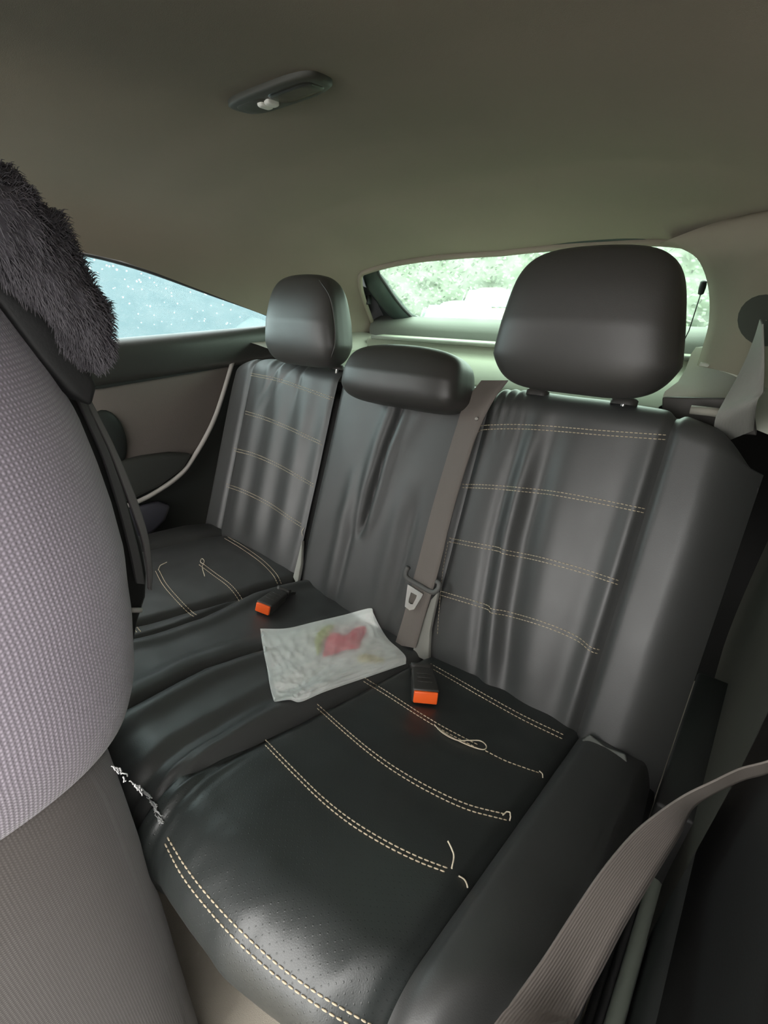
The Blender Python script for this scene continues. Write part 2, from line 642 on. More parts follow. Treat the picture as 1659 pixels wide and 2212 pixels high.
glo = [(1170, 705), (1080, 702), (985, 698), (905, 690), (878, 672), (855, 645), (835, 615), (818, 588), (822, 573), (850, 567), (900, 562), (1000, 553), (1100, 545)]
gl3 = [ontg(x, y) for x, y in glo]
loc = [((p - TG0).x, (p - TG0).dot(TGD)) for p in gl3]
halfL = [(x, d) for x, d in loc if x < .02]
dm_ = sum(b for _, b in halfL) / len(halfL)
sym = halfL + [(-x, d - (.030 * min(1, -x / .35) if d < dm_ else 0)) for x, d in reversed(halfL)]
cx = sum(a for a, _ in sym) / len(sym)
cd = sum(b for _, b in sym) / len(sym)
inner = smooth_line(sym + [sym[0]], 121)[:-1]
tg = thing('window_1', 'wet misted rear hatch window in a dark plastic tailgate frame', 'window', kind='structure')


def tgp(x, d, off=0): return TG0 + Vector((x, 0, 0)) + TGD * d + TGN * off


def expand(pt, k):
    x, d = pt
    vx, vd = x - cx, d - cd
    l = math.hypot(vx, vd * 2.2) or 1
    kd = .30 if vd < 0 else .8
    return (x + k * vx / l, d + k * vd * 2.2 / l * kd)


P = []
for pt in list(inner) + [inner[0]]:
    row = []
    os_ = .12 if pt[1] < cd else 1.0
    os_ = .12 + .88 * min(1, max(0, (pt[1] - cd + .09) / .05))
    for k, off in ((0, -.012), (0, .004), (.006, .012), (.022, .022), (.05, .028), (.068, .022), (.076, .0), (.11, -.015), (.17, -.02), (.30, -.02)):
        off *= os_
        e = expand(pt, k)
        row.append(tgp(e[0], e[1], off))
    P.append(row)
link('tailgate_frame', grid_mesh('tailgate_frame', P), simple('tailgate_plastic', (.028, .040, .036), .38, grain=.2), tg)
tube('glass_seal', [tgp(x, d, .002) for x, d in list(inner) + [inner[0]]], .005, RUBBER, tg, 8)
bm = bmesh.new()
bm.faces.new([bm.verts.new(tgp(x, d, -.006)) for x, d in inner])
me = bpy.data.meshes.new('pane')
bm.to_mesh(me); bm.free()
GLASS_REAR = glass('wet_rear_glass', (.70, .97, .82), .14, (.28, .38, .31), 60)
link('pane', me, GLASS_REAR, tg, False)
# small hook on the frame, left side
hp = ontg(803, 630) + TGN * .03
rbox('frame_clip', (.014, .02, .03), .004, BLACK, tg, 2, Matrix.Translation(hp))
# lower tailgate trim, below the glass
P = []
for x in np.linspace(-.60, .60, 40):
    row = []
    for y, z in ((.83, .583), (.80, .575), (.775, .563), (.765, .545), (.765, .50), (.765, .40)):
        row.append(Vector((x, y + .012 * (1 - (x / .6) ** 2), z)))
    P.append(row)
tag(link('trim_2', grid_mesh('trim_2', P), simple('tailgate_lower', (.10, .105, .09), .6, grain=.2)), 'grey tailgate trim under the rear glass', 'trim', kind='structure')

# ---- near rear pillar trim
pe = [(1425, 526, .54), (1455, 531, .53), (1500, 553, .50), (1522, 590, .48), (1532, 640, .46), (1531, 695, .44), (1522, 735, .42), (1505, 790, .40)]
pe = smooth_line([tuple(on(x, y, 1, d)) for x, y, d in pe], 30)
P = []
for k in range(30):
    e0 = Vector(pe[k])
    t = k / 29
    end = roof(.58, .44).lerp(roof(.80, .22), t / .5) if t < .5 else roof(.80, .22).lerp(Vector((.672, .12, .515)), (t - .5) / .5)
    row = [e0 + Vector((.05, .10, .03)), e0 + Vector((.012, .03, .008)), e0 + Vector((.002, .008, .001))]
    for q in np.linspace(0, 1, 14):
        m_ = e0.lerp(end, q)
        row.append(m_ + Vector((.012, 0, .012)) * math.sin(q * math.pi) * .9 + Vector((0, 0, .008)) * q)
    P.append(row)
tag(link('trim_6', grid_mesh('trim_6', P), HEADLINER), 'padded near rear pillar trim beside the hatch window', 'trim', kind='structure')

# ---- parcel shelf
ps = thing('parcel_shelf', 'pale olive carpeted parcel shelf behind the backrest under the rear glass', 'parcel shelf')
P = [[Vector((x, y, z)) for y, z in ((.262, .455), (.27, .478), (.30, .485), (.40, .487), (.50, .489), (.60, .490), (.64, .492), (.655, .50), (.66, .515), (.668, .524), (.69, .527), (.75, .527), (.757, .52), (.757, .49), (.70, .470), (.30, .455), (.262, .455))] for x in np.linspace(-.52, .47, 24)]
link('shelf_board', grid_mesh('shelf_board', P), SHELF, ps)
tube('shelf_edge', [(x, .662, .526) for x in np.linspace(-.50, .46, 10)], .006, simple('pale_edge', (.30, .31, .27), .7), ps, 8)
# lift cord with black toggle
pc = thing('shelf_tether', 'thin lift cord with black toggle in front of the rear glass', 'cord')
ca, cb, cc = on(1521, 606, 1, .64), on(1513, 637, 1, .645), on(1488, 715, 1, .655)
tube('cord', [cb, cb.lerp(cc, .5), cc, cc + Vector((-.008, .004, -.03))], .0012, BLACK, pc, 6)
tube('toggle', [ca, ca.lerp(cb, .08), ca.lerp(cb, .5), ca.lerp(cb, .92), cb], [.003, .0065, .0068, .0055, .002], BLACK, pc, 12)

# ---- side supports of the shelf
st = thing('trim_3', 'moulded pale grey side trim at the base of the rear pillar beside the big headrest', 'trim', kind='structure')
top_l = [(1428, 856), (1438, 845), (1462, 825), (1478, 800), (1488, 770), (1497, 752), (1512, 748)]
pts = []
for x, y in top_l: pts.append((x, y))
P = []
for k in range(14):
    t = k / 13
    row = []
    for (x, y, dep) in ((1430, 862, .30), (1436, 846, .31), (1465, 824, .36), (1481, 797, .41), (1493, 764, .45), (1503, 750, .47), (1520, 748, .52)):
        p = on(x, y, 1, dep)
        end = Vector((.70, dep + .02, p.z - .035 - .03 * t))
        row.append(p.lerp(end, t))
    P.append(row)
MOULD = simple('lit_moulding_plastic', (.62, .64, .55), .6, grain=.15)  # albedo raised in place of the rear window light that trim_6 blocks
link('support_moulding', grid_mesh('support_moulding', P), MOULD, st)
a = [on(x, y, 1, .375) for x, y in ((1512, 786), (1545, 793), (1600, 814), (1650, 850))]
tube('moulding_ridge', [Vector(p) for p in smooth_line([tuple(p) for p in a], 16)], .0032, MOULD, st, 8)
f1, f2 = on(1430, 858, 1, .298), on(1625, 862, 1, .29)
ext_poly('front_face', [f1, f2, f2 + Vector((.02, 0, -.055)), f1 + Vector((.01, 0, -.05))], Vector((0, .01, 0)), simple('bracket_dark', (.055, .05, .045), .6), st, .003)
g1, g2 = on(1492, 885, 1, .25), on(1570, 893, 1, .25)
tube('latch_bar', [g1, g1.lerp(g2, .5), g2], .007, PILLAR, st, 12)
st2 = thing('trim_4', 'grey side ledge at the base of the far rear pillar', 'trim', kind='structure')
P = [[Vector((x, y, z)) for x, z in ((-.72, .54), (-.60, .525), (-.54, .515), (-.51, .50), (-.505, .46))] for y in np.linspace(.27, .86, 12)]
link('ledge', grid_mesh('ledge', P), PILLAR, st2)

# ---- rear bodywork closing the back (hidden behind the seats)
P = [[Vector((x, y, z)) for x in np.linspace(-.75, .80, 6)] for y, z in ((.765, .42), (.95, .40), (.95, -.35), (.3, -.35))]
tag(link('wall_back', grid_mesh('wall_back', P), BLACK), 'dark luggage space wall behind the seats', 'wall', kind='structure')

# ---- dome lamp
dl = thing('dome_lamp', 'dark rounded dome lamp on the headliner with small white switch', 'lamp')
la, lb = roof(-.055, -.10), None
lc = on(600, 212, 2, .903)
lx1, lx2 = on(508, 246, 2, .903), on(692, 180, 2, .903)
ax = (lx2 - lx1).normalized()
ay = Vector((0, 0, 1)).cross(ax).normalized()
ML = Matrix(((ax.x, ay.x, 0, lc.x), (ax.y, ay.y, 0, lc.y), (0, 0, 1, lc.z), (0, 0, 0, 1)))
ln_ = (lx2 - lx1).length
DLM = simple('lamp_housing', (.055, .055, .042), .5)


def stadium(L, Wd, n=20, e=3.0):
    o = []
    for i in range(n * 2):
        th = 2 * math.pi * i / (n * 2)
        c, s = math.cos(th), math.sin(th)
        o.append((L / 2 * math.copysign(abs(c) ** (2 / e), c), Wd / 2 * math.copysign(abs(s) ** (2 / e), s)))
    return o


def puck(name, L, Wd, z0, z1, mat, parent, M, rnd_=.003, e=3.0):
    lv = [(1, z0), (1, z1 + rnd_), (1 - rnd_ / Wd, z1 + rnd_ * .4), (1 - 2.5 * rnd_ / Wd, z1), (.5, z1), (.01, z1)]
    P = []
    ol = stadium(L, Wd, e=e)
    for (x, y) in ol + [ol[0]]:
        P.append([M @ Vector((x * k, y * k, z)) for k, z in lv])
    return link(name, grid_mesh(name, P), mat, parent)


puck('housing', ln_, .060, .010, -.001, DLM, dl, ML, e=3.6)
puck('lens', ln_ * .48, .040, .004, -.0025, simple('smoked_lens', (.03, .03, .024), .25), dl, ML @ Matrix.Translation((ln_ * .20, 0, 0)), .002, 4)
puck('switch_plate', ln_ * .36, .040, .004, -.002, DLM, dl, ML @ Matrix.Translation((-ln_ * .24, 0, 0)), .002, 4)
WSW = simple('switch_white', (.85, .83, .76), .4)
puck('switch_rocker', .012, .022, 0, -.006, WSW, dl, ML @ Matrix.Translation((-ln_ * .15, 0, 0)), .002, 4)
puck('switch_rocker', .012, .020, 0, -.006, WSW, dl, ML @ Matrix.Translation((-ln_ * .075, 0, 0)), .002, 4)

# ================================================================== REAR BENCH
SL, TB = .291, .381
CN = Vector((0, math.sin(SL), math.cos(SL)))
CD = Vector((0, -math.cos(SL), math.sin(SL)))
BN = Vector((0, -math.cos(TB), math.sin(TB)))
BD = Vector((0, math.sin(TB), math.cos(TB)))

SF = [(-.66, .50), (-.54, .545), (-.40, .568), (0, .572), (.22, .575), (.36, .572), (.46, .555), (.54, .525), (.60, .48), (.66, .42)]


def cush(x, s, disp):
    sf = sinterp(x, SF)
    R = .055
    s0 = sf - R
    if s <= s0:
        return Vector((x, 0, 0)) + CD * s + CN * disp
    c = CD * s0 - CN * R
    th = (s - s0) / R
    tm = 1.57 + SL + .35
    if th <= tm:
        n = CN * math.cos(th) + CD * math.sin(th)
        return Vector((x, 0, 0)) + c + n * (R + disp)
    n = CN * math.cos(tm) + CD * math.sin(tm)
    tg_ = -CN * math.sin(tm) + CD * math.cos(tm)
    return Vector((x, 0, 0)) + c + n * (R + disp) + tg_ * ((th - tm) * R)


def edge_fall(x, x0, x1, d=.010, w=.010):
    return -d * (gauss(x - x0, w) + gauss(x - x1, w))


def ns(x, y, z, f=1.0): return mnoise.noise(Vector((x * f, y * f, z * f)))


FOLD_R = [(0, .188), (.17, .191), (.30, .201), (.42, .211), (.50, .222), (.56, .24), (.7, .25)]
FOLD_M = [(.15, .03), (.265, .023), (.39, .020), (.50, .046), (.6, .06)]
FOLD_L = [(-.05, -.182), (.145, -.182), (.30, -.140), (.42, -.132), (.6, -.13)]


def clift(x, s):
    """far end of the cushion is puffed up against the backrest"""
    return interp(x, [(-.62, .042), (-.20, .026), (-.02, 0)]) * interp(s, [(-.05, 1), (.06, 1), (.20, .5), (.38, 0)])


def cdisp(x, s, x0, x1):
    w = x1 - x0
    t = (x - x0) / w
    d = .010 * (4 * t * (1 - t)) ** .6 - .004
    d += edge_fall(x, x0, x1)
    d += clift(x, s)
    # long soft undulation
    d += .0025 * ns(x, s, 1.3, 9) + .0012 * ns(x, s, 4.1, 26)
    # folds of the loose centre cover
    k = interp(s, [(.22, 0), (.30, 1), (.50, 1), (.58, .3)])
    xf = interp(s, FOLD_M)
    d += k * (-.016 * gauss(x - xf, .006) + .009 * gauss(x - xf - .026, .018) + .006 * gauss(x - xf + .03, .018))
    xr = interp(s, FOLD_R)
    k2 = interp(s, [(.15, 0), (.3, 1), (.6, 1)])
    d += k2 * (.014 * gauss(x - xr + .026, .018) - .004 * gauss(x - xr + .062, .012) + .004 * gauss(x - xr + .085, .014))
    k3 = interp(s, [(.40, 0), (.47, 1), (.60, .8), (.66, 0)])
    d += k3 * .0022 * math.sin((x - xr) * 420) * gauss(x - xr + .025, .03)
    xl = interp(s, FOLD_L)
    d += -.010 * gauss(x - xl, .007) + .008 * gauss(x - xl - .03, .016)
    # crumples along the front roll
    kf = interp(s, [(.50, 0), (.55, 1), (.62, 0)])
    d += kf * .0015 * ns(x * 60, s * 30, 2)
    return d


bench = thing('rear_bench', 'black leatherette rear bench with cream double stitching and split backrest', 'bench seat')
cush_panels = {}
NS = 150
svals = list(np.concatenate([np.linspace(-.05, .48, 90), np.linspace(.483, .66, 55), np.linspace(.67, .70, 4)]))


def cushion_panel(name, x0, x1, nx, mat, label=None):
    P, U = [], []
    for i in range(nx):
        x = x0 + (x1 - x0) * i / (nx - 1)
        row, ru = [], []
        for s in svals:
            row.append(cush(x, s, cdisp(x, s, x0, x1)))
            ru.append((x, s))
        P.append(row); U.append(ru)
    me = grid_mesh(name, P, U)
    o = link(name, me, mat, bench)
    if label: o['label'] = label
    vs = [v.co.copy() for v in me.vertices]
    cush_panels[o] = BVHTree.FromPolygons(vs, [tuple(p.vertices) for p in me.polygons])
    return o


c_left = cushion_panel('seat_panel', -.515, -.185, 70, LEATHER)
c_mid = cushion_panel('seat_panel', -.185, .205, 90, LEATHER)
c_right = cushion_panel('seat_panel', .205, .517, 80, LEATHER_P, 'perforated leatherette seat panel')
# the outer bolsters drop at their outer edge


def cushion_bolster(x0, x1, sgn):
    P, U = [], []
    nx = 36
    for i in range(nx):
        t = i / (nx - 1)
        x = x0 + (x1 - x0) * t
        tt = t if sgn > 0 else 1 - t
        row, ru = [], []
        for s in svals:
            d = .008 * math.sin(min(1, tt * 1.4) * math.pi) ** .8 - .010 * gauss(tt * .13, .010)
            drop = max(0, tt - .72) / .28
            d -= .10 * drop ** 2.2
            d += .002 * ns(x, s, .5, 12) + clift(x, s)
            row.append(cush(x, s, d)); ru.append((x, s))
        P.append(row); U.append(ru)
    me = grid_mesh('bolster', P, U)
    o = link('bolster', me, LEATHER, bench)
    cush_panels[o] = BVHTree.FromPolygons([v.co.copy() for v in me.vertices], [tuple(p.vertices) for p in me.polygons])
    return o


b_r = cushion_bolster(.517, .640, 1)
b_l = cushion_bolster(-.640, -.515, -1)
# hidden base of the bench
rbox('base', (1.282, .46, .27), .02, BLACK, bench, 3, Matrix.Translation((0, -.19, -.190)))

# ---------------- backrests
HB = .545


def back(x, s, disp, R=.042, hb=HB):
    s0 = hb - R
    if s <= s0:
        return Vector((x, 0, 0)) + BD * s + BN * disp
    c = BD * s0 - BN * R
    th = (s - s0) / R
    tm = 2.7
    if th <= tm:
        n = BN * math.cos(th) + BD * math.sin(th)
        return Vector((x, 0, 0)) + c + n * (R + disp)
    n = BN * math.cos(tm) + BD * math.sin(tm)
    tg_ = -BN * math.sin(tm) + BD * math.cos(tm)
    return Vector((x, 0, 0)) + c + n * (R + disp) + tg_ * ((th - tm) * R)


RIDGE = [(0, .335), (.04, .327), (.15, .308), (.28, .295), (.37, .293), (.48, .296), (.55, .30)]


def bdisp_right(x, s):
    x0, x1 = .197, .511
    t = (x - x0) / (x1 - x0)
    d = .007 * (4 * t * (1 - t)) ** .6 - .002 + edge_fall(x, x0, x1, .009, .009)
    k = interp(s, [(-.02, .4), (.06, 1), (.35, 1), (.47, .45), (.53, 0)])
    xr = interp(s, RIDGE)
    d += k * (.011 * gauss(x - xr - .012, .016) - .008 * gauss(x - xr + .014, .013) - .011 * gauss(x - xr - .044, .020) + .004 * gauss(x - xr - .090, .030))
    d += k * (.003 * gauss(x - .235, .024) - .004 * gauss(x - .465, .022) + .004 * gauss(x - .494, .014))
    d += .002 * ns(x * 1.0, s * .35, 7.7, 14)
    # puckers under the top edge
    kt = interp(s, [(.44, 0), (.51, 1), (.58, .6), (.62, 0)])
    d += kt * .0025 * math.sin(x * 330) * gauss(x - .235, .03)
    return d


def bdisp_left(x, s):
    x0, x1 = -.535, -.205
    t = (x - x0) / (x1 - x0)
    d = .008 * (4 * max(0, t * (1 - t))) ** .6 - .002 + edge_fall(x, x0, x1, .003, .008)
    k = interp(s, [(.02, 0), (.12, 1), (.40, 1), (.50, .3)])
    xs = -.44 + .0 * s
    d += k * .005 * math.sin((x + .02 * s) * 62) * min(1, 6 * max(0, t * (1 - t)))
    d += .0015 * ns(x, s * .5, 3.1, 16)
    kt = interp(s, [(.40, 0), (.50, 1), (.60, .7)])
    d += kt * .004 * (-gauss(x + .43 - (s - .5) * .5, .007) - gauss(x + .385 - (s - .5) * .7, .007) + gauss(x + .405, .012) + gauss(x + .455, .012) - gauss(x + .33, .008))
    return d


def bdisp_mid(x, s):
    x0, x1 = -.193, .197
    t = (x - x0) / (x1 - x0)
    d = .006 * (4 * max(0, t * (1 - t))) ** .6 - .004 + edge_fall(x, x0, x1, .010, .010)
    # central pulled fold
    xf = interp(s, [(.18, -.030), (.21, -.027), (.39, -.015), (.46, -.003), (.54, .0)])
    k = interp(s, [(.17, 0), (.22, 1), (.54, 1)])
    d += k * (-.020 * gauss(x - xf, .007) + .006 * gauss(x - xf - .022, .012) + .006 * gauss(x - xf + .025, .014))
    # diagonal drapes fanning out below the small headrest
    for ang, x_, amp in ((1.0, .055, .005), (.45, .05, .003)):
        xc = x_ + (.47 - s) * (-ang) * .55
        d += interp(s, [(.08, 0), (.25, 1), (.47, 1), (.52, 0)]) * amp * .7 * gauss(x - xc, .026)
    # vertical slack folds lower down
    k2 = interp(s, [(-.02, .5), (.10, 1), (.26, 1), (.34, 0)])
    d += k2 * (.006 * gauss(x + .085, .016) - .004 * gauss(x + .055, .010) + .004 * gauss(x - .06, .02) - .004 * gauss(x - .10, .012))
    d += .0018 * ns(x, s * .4, 5.5, 14)
    return d


back_panels = {}
bvals = list(np.concatenate([np.linspace(-.07, .50, 95), np.linspace(.504, .62, 30), np.linspace(.63, .72, 5)]))


def back_panel(name, x0, x1, nx, df, parent, mat=LEATHER, shape=None, hb=HB):
    P, U = [], []
    for i in range(nx):
        x = x0 + (x1 - x0) * i / (nx - 1)
        row, ru = [], []
        for s in bvals:
            p = back(x, s, df(x, s), hb=hb)
            if shape: p = shape(p, x, s)
            row.append(p); ru.append((x, s))
        P.append(row); U.append(ru)
    me = grid_mesh(name, P, U)
    o = link(name, me, mat, parent)
    back_panels[o] = BVHTree.FromPolygons([v.co.copy() for v in me.vertices], [tuple(p.vertices) for p in me.polygons])
    return o


bl = br = bench
p_l = back_panel('back_panel', -.535, -.204, 80, bdisp_left, bl)
p_m = back_panel('back_panel', -.194, .198, 100, bdisp_mid, br)
p_r = back_panel('back_panel', .198, .511, 90, bdisp_right, br)


def bd_bol_r(x, s):
    t = (x - .511) / .129
    d = -.010 * gauss(x - .511, .008) + .004 * math.sin(min(1, t * 2.2) * math.pi / 2)
    d -= .055 * max(0, (t - .42) / .58) ** 1.8
    d += .0015 * ns(x, s * .5, 2.2, 16)
    return d


def bd_bol_l(x, s):
    t = (-.535 - x) / .095
    d = -.006 * gauss(x + .535, .010) + .001
    d -= .03 * max(0, (t - .7) / .3) ** 2
    return d


def corner_l(p, x, s):
    t = max(0, (-.535 - x) / .095)
    k = max(0, s - .40) / .15
    p.z -= .035 * (t ** 2) * min(1.3, k) ** 2
    return p


def corner_r(p, x, s):
    t = max(0, (x - .511) / .129)
    p.z -= .03 * t * min(1.3, max(0, s - .30) / .2) ** 2
    return p


p_br = back_panel('bolster', .511, .640, 40, bd_bol_r, br, shape=corner_r)
p_bl = back_panel('bolster', -.630, -.535, 30, bd_bol_l, bl, shape=corner_l)
# backs of the two sections
for (x0, x1, par) in ((-.62, -.206, bl), (-.192, .62, br)):
    M = Matrix.Translation(((x0 + x1) / 2, 0, 0)) @ Matrix.Rotation(-TB, 4, 'X') @ Matrix.Translation((0, .055, .235))
    rbox('back_shell', (x1 - x0, .06, .50), .02, BLACK, par, 3, M)
# pale felt showing at the bottom of the seams
ext_poly('felt_strip', [back(-.197, .02, .010), back(-.175, .005, .012), back(-.180, .06, .010), back(-.198, .115, .006)], BN * -.01, FELT, br, .002)
ext_poly('felt_strip', [back(.180, -.01, .012), back(.222, -.01, .012), back(.205, .05, .009), back(.200, .13, .007), back(.190, .11, .010)], BN * -.012, FELT, br, .002)
# lining showing at the foot of the near bolster
fl = [on_plane(x, y, Vector((0, 0, 0)) + BN * .014, BN) for x, y in ((1258, 1597), (1275, 1585), (1310, 1612), (1352, 1628), (1358, 1655), (1310, 1636))]
ext_poly('lining_flap', fl, BN * .006, simple('lining', (.10, .105, .095), .8), br, .002)


def hit(px, py, panels, lift=0.0):
    d = ray(px, py).normalized()
    best = None
    for o, bv in panels.items():
        loc_, nor, idx, dist = bv.ray_cast(CAM, d)
        if loc_ is not None and (best is None or dist < best[2]):
            if nor.dot(d) > 0: nor = -nor
            best = (loc_, nor, dist, o)
    if best is None:
        return None
    return best[0] + best[1] * lift, best[1], best[3]


ALLP = {**cush_panels, **back_panels}


# ---------------- stitching
def stitch_row(lines, panels, parent, dash=.0052, gap=.0016, r=.00085, name='stitch_row', mat=THREAD):
    v, f = [], []
    for line in lines:
        n = max(12, int(sum(math.dist(a, b) for a, b in zip(line, line[1:])) / 5))
        pts = []
        for q in smooth_line(line, n):
            h = hit(q[0], q[1], panels, r * .5)
            if h: pts.append(h[0])
        if len(pts) < 3: continue
        cum = [0]
        for a, b in zip(pts, pts[1:]): cum.append(cum[-1] + (b - a).length)

        def at(d):
            for k in range(len(cum) - 1):
                if d <= cum[k + 1]:
                    return pts[k].lerp(pts[k + 1], (d - cum[k]) / max(1e-9, cum[k + 1] - cum[k]))
            return pts[-1]
        d = 0
        while d + dash < cum[-1]:
            a, m, b = at(d), at(d + dash / 2), at(d + dash)
            tube_data([a, a.lerp(m, .5), m, m.lerp(b, .5), b], [r * .55, r, r * 1.05, r, r * .55], 5, v, f)
            d += dash + gap
    me = bpy.data.meshes.new(name)
    me.from_pydata(v, [], f)
    return link(name, me, mat, parent)


def pair(line, d1, d2=None):
    """second line offset vertically by d1..d2 px"""
    d2 = d1 if d2 is None else d2
    n = len(line)
    return [line, [(x, y + d1 + (d2 - d1) * i / max(1, n - 1)) for i, (x, y) in enumerate(line)]]


# near backrest rows
for ln, da, db in (
    ([(1032, 925), (1045, 919), (1110, 917), (1180, 920), (1300, 930), (1443, 940)], 9, 10),
    ([(998, 1046), (1060, 1048), (1120, 1053), (1200, 1062), (1300, 1080), (1393, 1099)], 7, 9),
    ([(970, 1162), (1020, 1172), (1075, 1182), (1090, 1188), (1160, 1202), (1250, 1226), (1342, 1256)], 8, 9),
    ([(953, 1277), (1000, 1291), (1052, 1307), (1062, 1315), (1100, 1322), (1180, 1346), (1245, 1374), (1275, 1397), (1297, 1404)], 9, 9)):
    stitch_row(pair(ln, da, db), {p_r: back_panels[p_r], p_m: back_panels[p_m]}, p_r)
# far backrest rows
for ln, da, db in (
    ([(542, 806), (600, 818), (660, 838), (733, 864)], 5, 6),
    ([(530, 888), (570, 900), (620, 920), (665, 941), (706, 960)], 6, 6),
    ([(506, 968), (550, 980), (600, 1002), (650, 1030), (678, 1046)], 6, 6),
    ([(489, 1045), (530, 1060), (580, 1085), (625, 1115), (652, 1132)], 6, 7)):
    stitch_row(pair(ln, da, db), {p_l: back_panels[p_l], p_bl: back_panels[p_bl]}, p_l, r=.00075)
# vertical thread along the near seam
stitch_row([[(968, 1170), (957, 1230), (950, 1300), (945, 1370)]], {p_r: back_panels[p_r], p_m: back_panels[p_m]}, p_r, r=.0005)
# cushion rows, near panel
CP = {k: v for k, v in cush_panels.items()}
for ln, da, db in (
    ([(930, 1434), (980, 1462), (1050, 1502), (1130, 1546), (1218, 1588)], 9, 10),
    ([(785, 1463), (840, 1497), (900, 1536), (955, 1569), (1010, 1598), (1040, 1613)], 9, 8),
    ([(685, 1521), (740, 1570), (800, 1620), (860, 1662), (930, 1702), (1010, 1738), (1095, 1760)], 9, 12),
    ([(573, 1598), (640, 1667), (700, 1725), (760, 1772), (830, 1815), (900, 1850), (972, 1878)], 12, 10)):
    stitch_row(pair(ln, da, db), CP, c_right)
stitch_row([[(1048, 1622), (1090, 1643), (1130, 1658), (1168, 1671)]], CP, c_right)
# hem along the front edge
stitch_row([[(362, 1808), (400, 1870), (450, 1935), (520, 2010), (600, 2083), (690, 2148), (800, 2212), (840, 2232)],
            [(357, 1822), (392, 1888), (440, 1952), (510, 2030), (590, 2102), (680, 2168), (780, 2228)]], CP, c_right, r=.0009)
# far cushion panel: stitched tongues
for ln in ([(343, 1231), (360, 1262), (390, 1297), (415, 1322), (427, 1330)],
           [(437, 1217), (465, 1238), (495, 1260), (512, 1278), (524, 1296)],
           [(492, 1160), (530, 1183), (570, 1212), (597, 1240), (608, 1262)],
           [(296, 1355), (305, 1366)]):
    stitch_row(pair(ln, 5, 5) if 0 else [ln, [(x - 7, y + 3) for x, y in ln]], CP, c_left, r=.0008)


def loose(pxs, panels, parent, lifts, r=.0009, mat=LOOSE):
    pts = []
    for k, q in enumerate(smooth_line(pxs, 5 * len(pxs))):
        h = hit(q[0], q[1], panels, interp(k / (5 * len(pxs) - 1), lifts))
        if h: pts.append(h[0])
    return tube('loose_thread', pts, r, mat, parent, 6)


loose([(938, 1566), (955, 1585), (985, 1602), (1010, 1604), (1035, 1606), (1049, 1617), (1043, 1624), (1015, 1615), (975, 1595), (945, 1575)], CP, c_right, [(0, .001), (.5, .005), (1, .001)])
loose([(1168, 1671), (1163, 1667), (1169, 1672), (1170, 1681)], CP, c_right, [(0, .002), (1, .002)])
loose([(1085, 1762), (1093, 1757), (1097, 1764), (1098, 1774)], CP, c_right, [(0, .001), (.5, .006), (1, .002)])
loose([(975, 1878), (977, 1858), (970, 1848), (960, 1837)], CP, c_right, [(0, .001), (1, .014)])
loose([(990, 1893), (1000, 1899), (1005, 1908), (1007, 1918)], CP, c_right, [(0, .001), (1, .002)])
loose([(342, 1232), (346, 1225), (353, 1223), (361, 1221)], CP, c_left, [(0, .001), (1, .008)])
loose([(441, 1220), (433, 1216), (436, 1210), (441, 1216), (437, 1228), (442, 1247)], CP, c_left, [(0, .001), (.5, .005), (1, .003)], .0008)
loose([(657, 1140), (653, 1148), (655, 1158)], back_panels, p_m, [(0, .002), (1, .004)], .0007)

# torn white lint on the front edge
rnd = random.Random(11)
lv, lf = [], []
base = [(240, 1655), (258, 1662), (268, 1680), (300, 1700), (320, 1715), (335, 1745), (347, 1770), (356, 1795)]
for k in range(46):
    t0 = rnd.random() ** .8
    q = smooth_line(base, 60)[int(t0 * 52)]
    pts = []
    x, y = q
    hx = rnd.uniform(-1, 1) * 2
    for j in range(6):
        h = hit(x, y, CP, .0)
        p = h[0] + h[1] * rnd.uniform(.001, .007) if h else None
        if x < 262 + (y - 1600) * .43: p = on(x, y, 0, .300 + rnd.uniform(0, .006))
        if p is None:
            p = on_plane(x, y, cush(.2, .60, 0), CD + CN * .2)
        pts.append(p)
        x += rnd.uniform(-1, 4) * 1.1 + hx * .2
        y += rnd.uniform(-1.5, 5)
    tube_data(pts, rnd.uniform(.0004, .0008), 4, lv, lf)
me = bpy.data.meshes.new('frayed_lint')
me.from_pydata(lv, [], lf)
o = link('frayed_lint', me, WHITE_LINT, c_mid)
tag(o, 'frayed white lint', kind='stuff')

# ================================================================== HEADRESTS
def headrest_mesh(name, cxyz, hw, h, dep, mat, parent, tilt, topk=.80, botk=.90, e=3.6, nx=72, nz=48, crown=.3, ex=5):
    """rounded pillow: superelliptic cross-sections stacked over height"""
    P, U = [], []
    R = Matrix.Rotation(-tilt, 3, 'X')
    for i in range(nx + 1):
        th = 2 * math.pi * i / nx
        c, s = math.cos(th), math.sin(th)
        row, ru = [], []
        for j in range(nz + 1):
            v = -1 + 2 * j / nz
            vv = math.copysign(1 - (1 - abs(v)) ** 1.7, v)
            cx_ = max(0.0, 1 - abs(vv) ** ex) ** (1 / ex)
            cy_ = max(0.0, 1 - abs(vv) ** 3.6) ** (1 / 2.6)
            k = interp(vv, [(-1, botk), (-.5, 1), (1, topk)])
            ax_ = hw * k * cx_
            ay_ = dep / 2 * cy_ * interp(vv, [(-1, .95), (0, 1), (1, .72)])
            x = ax_ * math.copysign(abs(c) ** (2 / e), c)
            y = ay_ * math.copysign(abs(s) ** (2 / e), s)
            z = h / 2 * vv - crown * .05 * (x / hw) ** 2 * max(0, vv)
            p = R @ Vector((x, y, z)) + Vector(cxyz)
            row.append(p); ru.append((x, z + y))
        P.append(row); U.append(ru)
    return link(name, grid_mesh(name, P, U), mat, parent)


